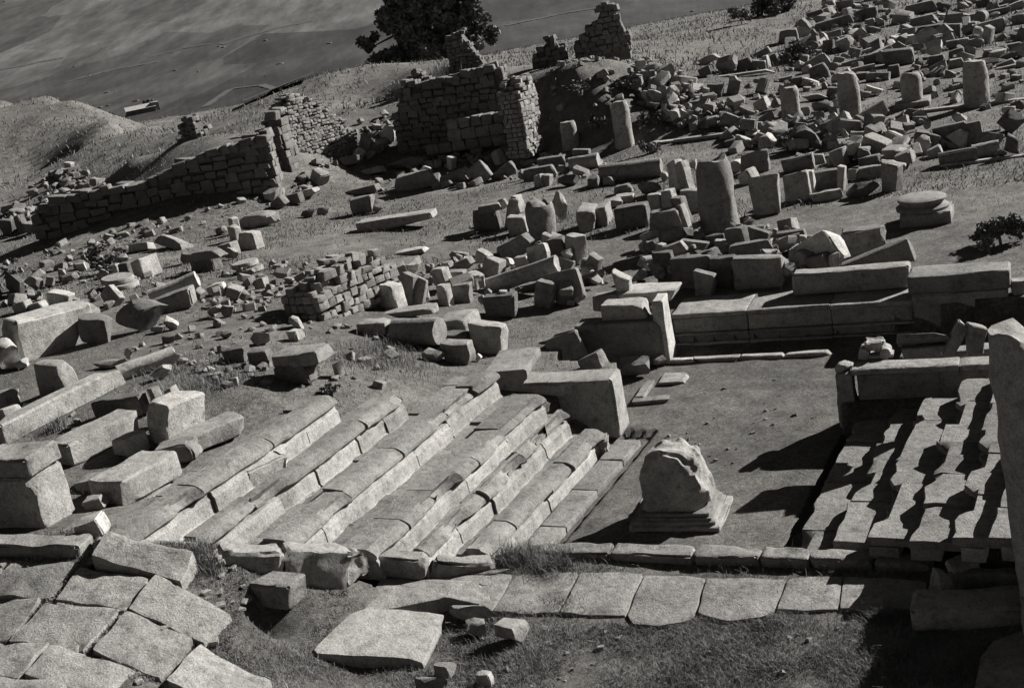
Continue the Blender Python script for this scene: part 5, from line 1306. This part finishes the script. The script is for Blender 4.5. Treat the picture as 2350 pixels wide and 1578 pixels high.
bush(1835, 340, 90, 50, 'weedy growth on the dark overgrown heap', 18, 250, .06)
bush(762, 905, 60, 36, 'small leafy plant at the upper end of the left seats', 19, 900, .03)
bush(2160, 345, 40, 20, 'low tuft in the right heap', 20, 300, .05)
bush(1330, 215, 70, 34, 'dark weeds on the steep face of the rubble mound, left', 31, 160, .08)
bush(1430, 205, 80, 34, 'dark weeds on the steep face of the rubble mound, right', 32, 160, .08)
bush(1500, 285, 80, 40, 'dark weeds at the right foot of the rubble mound', 33, 160, .08)
bush(1380, 290, 60, 36, 'dark weeds behind the taller plain column', 34, 160, .08)
# scrub dotted over the valley
VV, FF, off_ = [], [], 0
SB = [boulder_geo(1, .5, .8, 900 + i, 1, 2, .3) for i in range(6)]
for i in range(900):
    a_ = math.radians(rnd.uniform(-27, 27)); r_ = math.exp(rnd.uniform(math.log(170), math.log(1800))); x, y = r_ * math.sin(a_), r_ * math.cos(a_)
    if math.sin(x * .011 + 2 * math.sin(y * .006)) + rnd.uniform(-1, 1) < .3: continue
    s_ = rnd.uniform(.6, 2.4); V, F = SB[i % 6]; VV.append(V * s_ * np.array([rnd.uniform(1, 2.2), 1.2, .8]) + np.array([x, y, gz(x, y)[0] + .2])); FF += [[q_ + off_ for q_ in f] for f in F]; off_ += len(V)
tag(link('scrub', mesh('scrub', np.concatenate(VV), FF, M_LEAF, None)), 'low scrub dotted over the far open country', None, None, 'stuff')
# pale tracks across the open country
for wd, pts in ((9, [(-20,163),(50,152),(100,141),(150,132)]), (5, [(340,132),(420,112),(490,100)]), (8, [(505,103),(580,80),(660,60),(720,48)]), (4, [(470,246),(530,205),(600,196),(650,210)]), (6, [(150,190),(260,160),(380,140)]), (7, [(1160,60),(1300,30),(1420,12)])):
    L_ = []
    for (x0, y0), (x1, y1) in zip(pts[:-1], pts[1:]):
        for k in range(12): L_.append(hit(x0 + (x1 - x0) * k / 12, y0 + (y1 - y0) * k / 12))
    L_ = np.array(L_); T_ = np.gradient(L_[:, :2], axis=0); T_ /= np.linalg.norm(T_, axis=1)[:, None] + 1e-9; N_ = np.stack([-T_[:, 1], T_[:, 0]], 1) * wd * .5
    A_ = L_[:, :2] - N_; B_ = L_[:, :2] + N_; V = np.concatenate([np.c_[A_, gz(A_[:, 0], A_[:, 1]) + .25], np.c_[B_, gz(B_[:, 0], B_[:, 1]) + .25]]); n_ = len(L_)
    o = link('dirt_track', mesh('dirt_track', V, [[i, i + 1, n_ + i + 1, n_ + i] for i in range(n_ - 1)], M_TRACK, None)); o['kind'] = 'structure'
# farmhouse in the valley
H = at(325, 262, -32.2); fh = empty('farmhouse', H, D(18), 'long low farmhouse far off in the valley', 'house')
V, F = box_geo(13, 2.6, 5, 1, .02, 0, 4); V[:, 2] += 1.3; link('wall', mesh('wall', V, F, M_GREY), parent=fh)
V, F = prism_geo([(-2.9, 2.5), (2.9, 2.5), (0, 4.2)], 13.6, 2, .02, 3); V = np.stack([V[:, 1] - 6.8, V[:, 0], V[:, 2]], 1); link('roof', mesh('roof', V, F, M_PALE), parent=fh)
V, F = box_geo(3.6, 4.2, 4.6, 3, .02, 0, 4); V[:, 2] += 2.1; V[:, 0] += 6.6; link('gable', mesh('gable', V, F, M_PALE), parent=fh)
for x_ in (-3.5, 0, 3):
    V, F = box_geo(.9, 1.2, .1, 3, .01, 0, 2); link('window', mesh('window', V, F, M_DARK), (x_, -2.53, 1.5), None, fh)
tree(345, 256, -32.2, 'round dark tree beside the far farmhouse', [((0, 0, 3.0), 3.2, 2.6), ((2.5, 0, 2.4), 2, 1.8)], per=10, size=.5, seed=44)

# ------------------------------------------------------------------ grass
def blades(name, X, Y, hmin, hmax, wid, mat, seed, lean=.5, label=None, dz=0):
    rs = np.random.RandomState(seed); n = len(X); Z = gz(X, Y) + dz
    h = rs.uniform(hmin, hmax, n) * rs.uniform(.5, 1.0, n); a = rs.uniform(0, 2 * np.pi, n); w = wid * rs.uniform(.6, 1.3, n)
    l1 = rs.uniform(0, lean, n) * h; la = rs.uniform(0, 2 * np.pi, n)
    base = np.stack([X, Y, Z - .01], 1); side = np.stack([np.cos(a), np.sin(a), np.zeros(n)], 1) * w[:, None]
    mid = base + np.stack([np.cos(la) * l1 * .4, np.sin(la) * l1 * .4, h * .6], 1); tip = base + np.stack([np.cos(la) * l1 * 1.3, np.sin(la) * l1 * 1.3, h], 1)
    V = np.concatenate([base - side, base + side, mid + side * .7, mid - side * .7, tip], 0); i = np.arange(n)
    q = np.stack([i, i + n, i + 2 * n, i + 3 * n], 1); t = np.stack([i + 3 * n, i + 2 * n, i + 4 * n], 1)
    me = bpy.data.meshes.new(name); me.vertices.add(5 * n); me.vertices.foreach_set('co', V.ravel()); me.loops.add(7 * n)
    me.loops.foreach_set('vertex_index', np.concatenate([q.ravel(), t.ravel()])); me.polygons.add(2 * n)
    me.polygons.foreach_set('loop_start', np.concatenate([np.arange(0, 4 * n, 4), 4 * n + np.arange(0, 3 * n, 3)])); me.polygons.foreach_set('loop_total', np.concatenate([np.full(n, 4), np.full(n, 3)]))
    me.update(); me.materials.append(mat); o = link(name, me); tag(o, label, None, None, 'stuff'); return o
def sample(pts, n, px=True, keep=None):
    W = poly_px(pts); lo, hi = W[:, :2].min(0), W[:, :2].max(0); xs_, ys_ = np.empty(0), np.empty(0)
    for _ in range(40):
        x = nrs.uniform(lo[0], hi[0], n * 2); y = nrs.uniform(lo[1], hi[1], n * 2); ok = pip(x, y, W)
        for f in FLAGS:
            if not keep: ok &= ~pip(x, y, f)
        cl = np.sin(x * 2.1 + 1.5 * np.sin(y * 1.7)) * np.sin(y * 2.4 + np.sin(x * 1.3)) + .5 * np.sin(x * 6.1 + y * 3) * np.sin(y * 5.3 - x)
        ok &= nrs.uniform(-1.1, .9, len(x)) < cl
        xs_, ys_ = np.append(xs_, x[ok]), np.append(ys_, y[ok])
        if len(xs_) >= n: break
    return xs_[:n], ys_[:n]
FGP = [(420,1600),(560,1470),(640,1400),(720,1370),(830,1390),(1120,1420),(1300,1400),(1460,1440),(1620,1410),(2000,1400),(2150,1370),(2360,1390),(2420,1620)]
x_, y_ = sample(FGP, 70000); blades('grass', x_, y_, .02, .1, .003, M_GRASS2, 1, 1.3, 'dry tangled grass in the foreground')
x_, y_ = sample(FGP, 16000); blades('dry_stalks', x_, y_, .05, .16, .0022, M_GRASS, 2, 1.6, 'pale dry stalks in the foreground grass')
x_, y_ = sample([(0,1240),(400,1240),(760,1260),(800,1370),(620,1420),(480,1590),(0,1590)], 26000); blades('grass', x_, y_, .02, .09, .0035, M_GRASS2, 3, .9, 'grass growing in the joints of the left paving')
for i, (px, py, sp, n_, hh) in enumerate(((1180,1282,46,900,.36),(1270,1300,60,1200,.26),(470,1288,34,700,.3),(1350,1306,120,1100,.12),(1700,1310,160,1400,.12),(1950,1322,120,900,.12),(1830,1285,26,300,.22),(2030,1415,40,700,.2),(1290,1395,60,400,.18),(1160,1430,40,300,.2),(90,1270,60,400,.1),(400,1300,50,300,.12),(700,1320,40,400,.2),(130,985,26,260,.3),(500,880,90,900,.25),(770,560,60,0,.1),(1050,160,70,500,.9),(2010,1300,100,500,.14),(2290,1300,40,400,.3),(420,840,140,800,.2),(850,830,140,1200,.22),(900,800,70,600,.25),(700,700,120,300,.15))):
    if not n_: continue
    P = hit(px, py); r_ = sp / ppm(P); x = nrs.normal(P[0], r_ * .5, n_); y = nrs.normal(P[1], r_ * .5, n_)
    blades('grass_tuft', x, y, hh * .4, hh, .0035 * max(1, 160 / ppm(P)), M_GRASS2, 20 + i, 1.0, 'tuft of dry grass')
x_, y_ = sample([(1270,1255),(1560,840),(1930,815),(1925,985),(1760,1265)], 16000); blades('grass', x_, y_, .008, .035, .003, M_GRASS2, 5, 1.6, 'short worn grass on the court floor')
# thin grass over the wide terrace, mounds and left hill, sparser on the trodden plaza
def wide(n, r0_, r1_, hmin, hmax, wid, mat, seed, thr=-.3):
    az = np.radians(nrs.uniform(-27, 27, n)); r = np.exp(nrs.uniform(math.log(r0_), math.log(r1_), n)); X, Y = r * np.sin(az), r * np.cos(az)
    p = X * N2[0] + Y * N2[1]; a = X * E2[0] + Y * E2[1]
    ok = ~((p > -8.7) & (p < -.4) & (a > 13.3) & (a < 22.2)) & ~((p < -7.5) & (p > -11.6) & (a < np.minimum(17.6, 14 + (p + 11.2) * 2.9)))
    cl = np.sin(X * .5 + 1.5 * np.sin(Y * .37)) * np.sin(Y * .6 + np.sin(X * .4)) + .6 * np.sin(X * 2.1 + Y) * np.sin(Y * 1.9 - X * .7)
    ok &= cl + nrs.uniform(-.5, .5, n) > thr
    blades('grass', X[ok], Y[ok], hmin, hmax, wid, mat, seed, .9, 'thin dry grass over the terrace and mounds')
wide(60000, 17, 34, .02, .09, .005, M_GRASS2, 60, -.1)
wide(70000, 32, 60, .04, .16, .011, M_GRASS2, 61, -.2)
wide(60000, 58, 125, .08, .32, .024, M_GRASS2, 62, -.4)
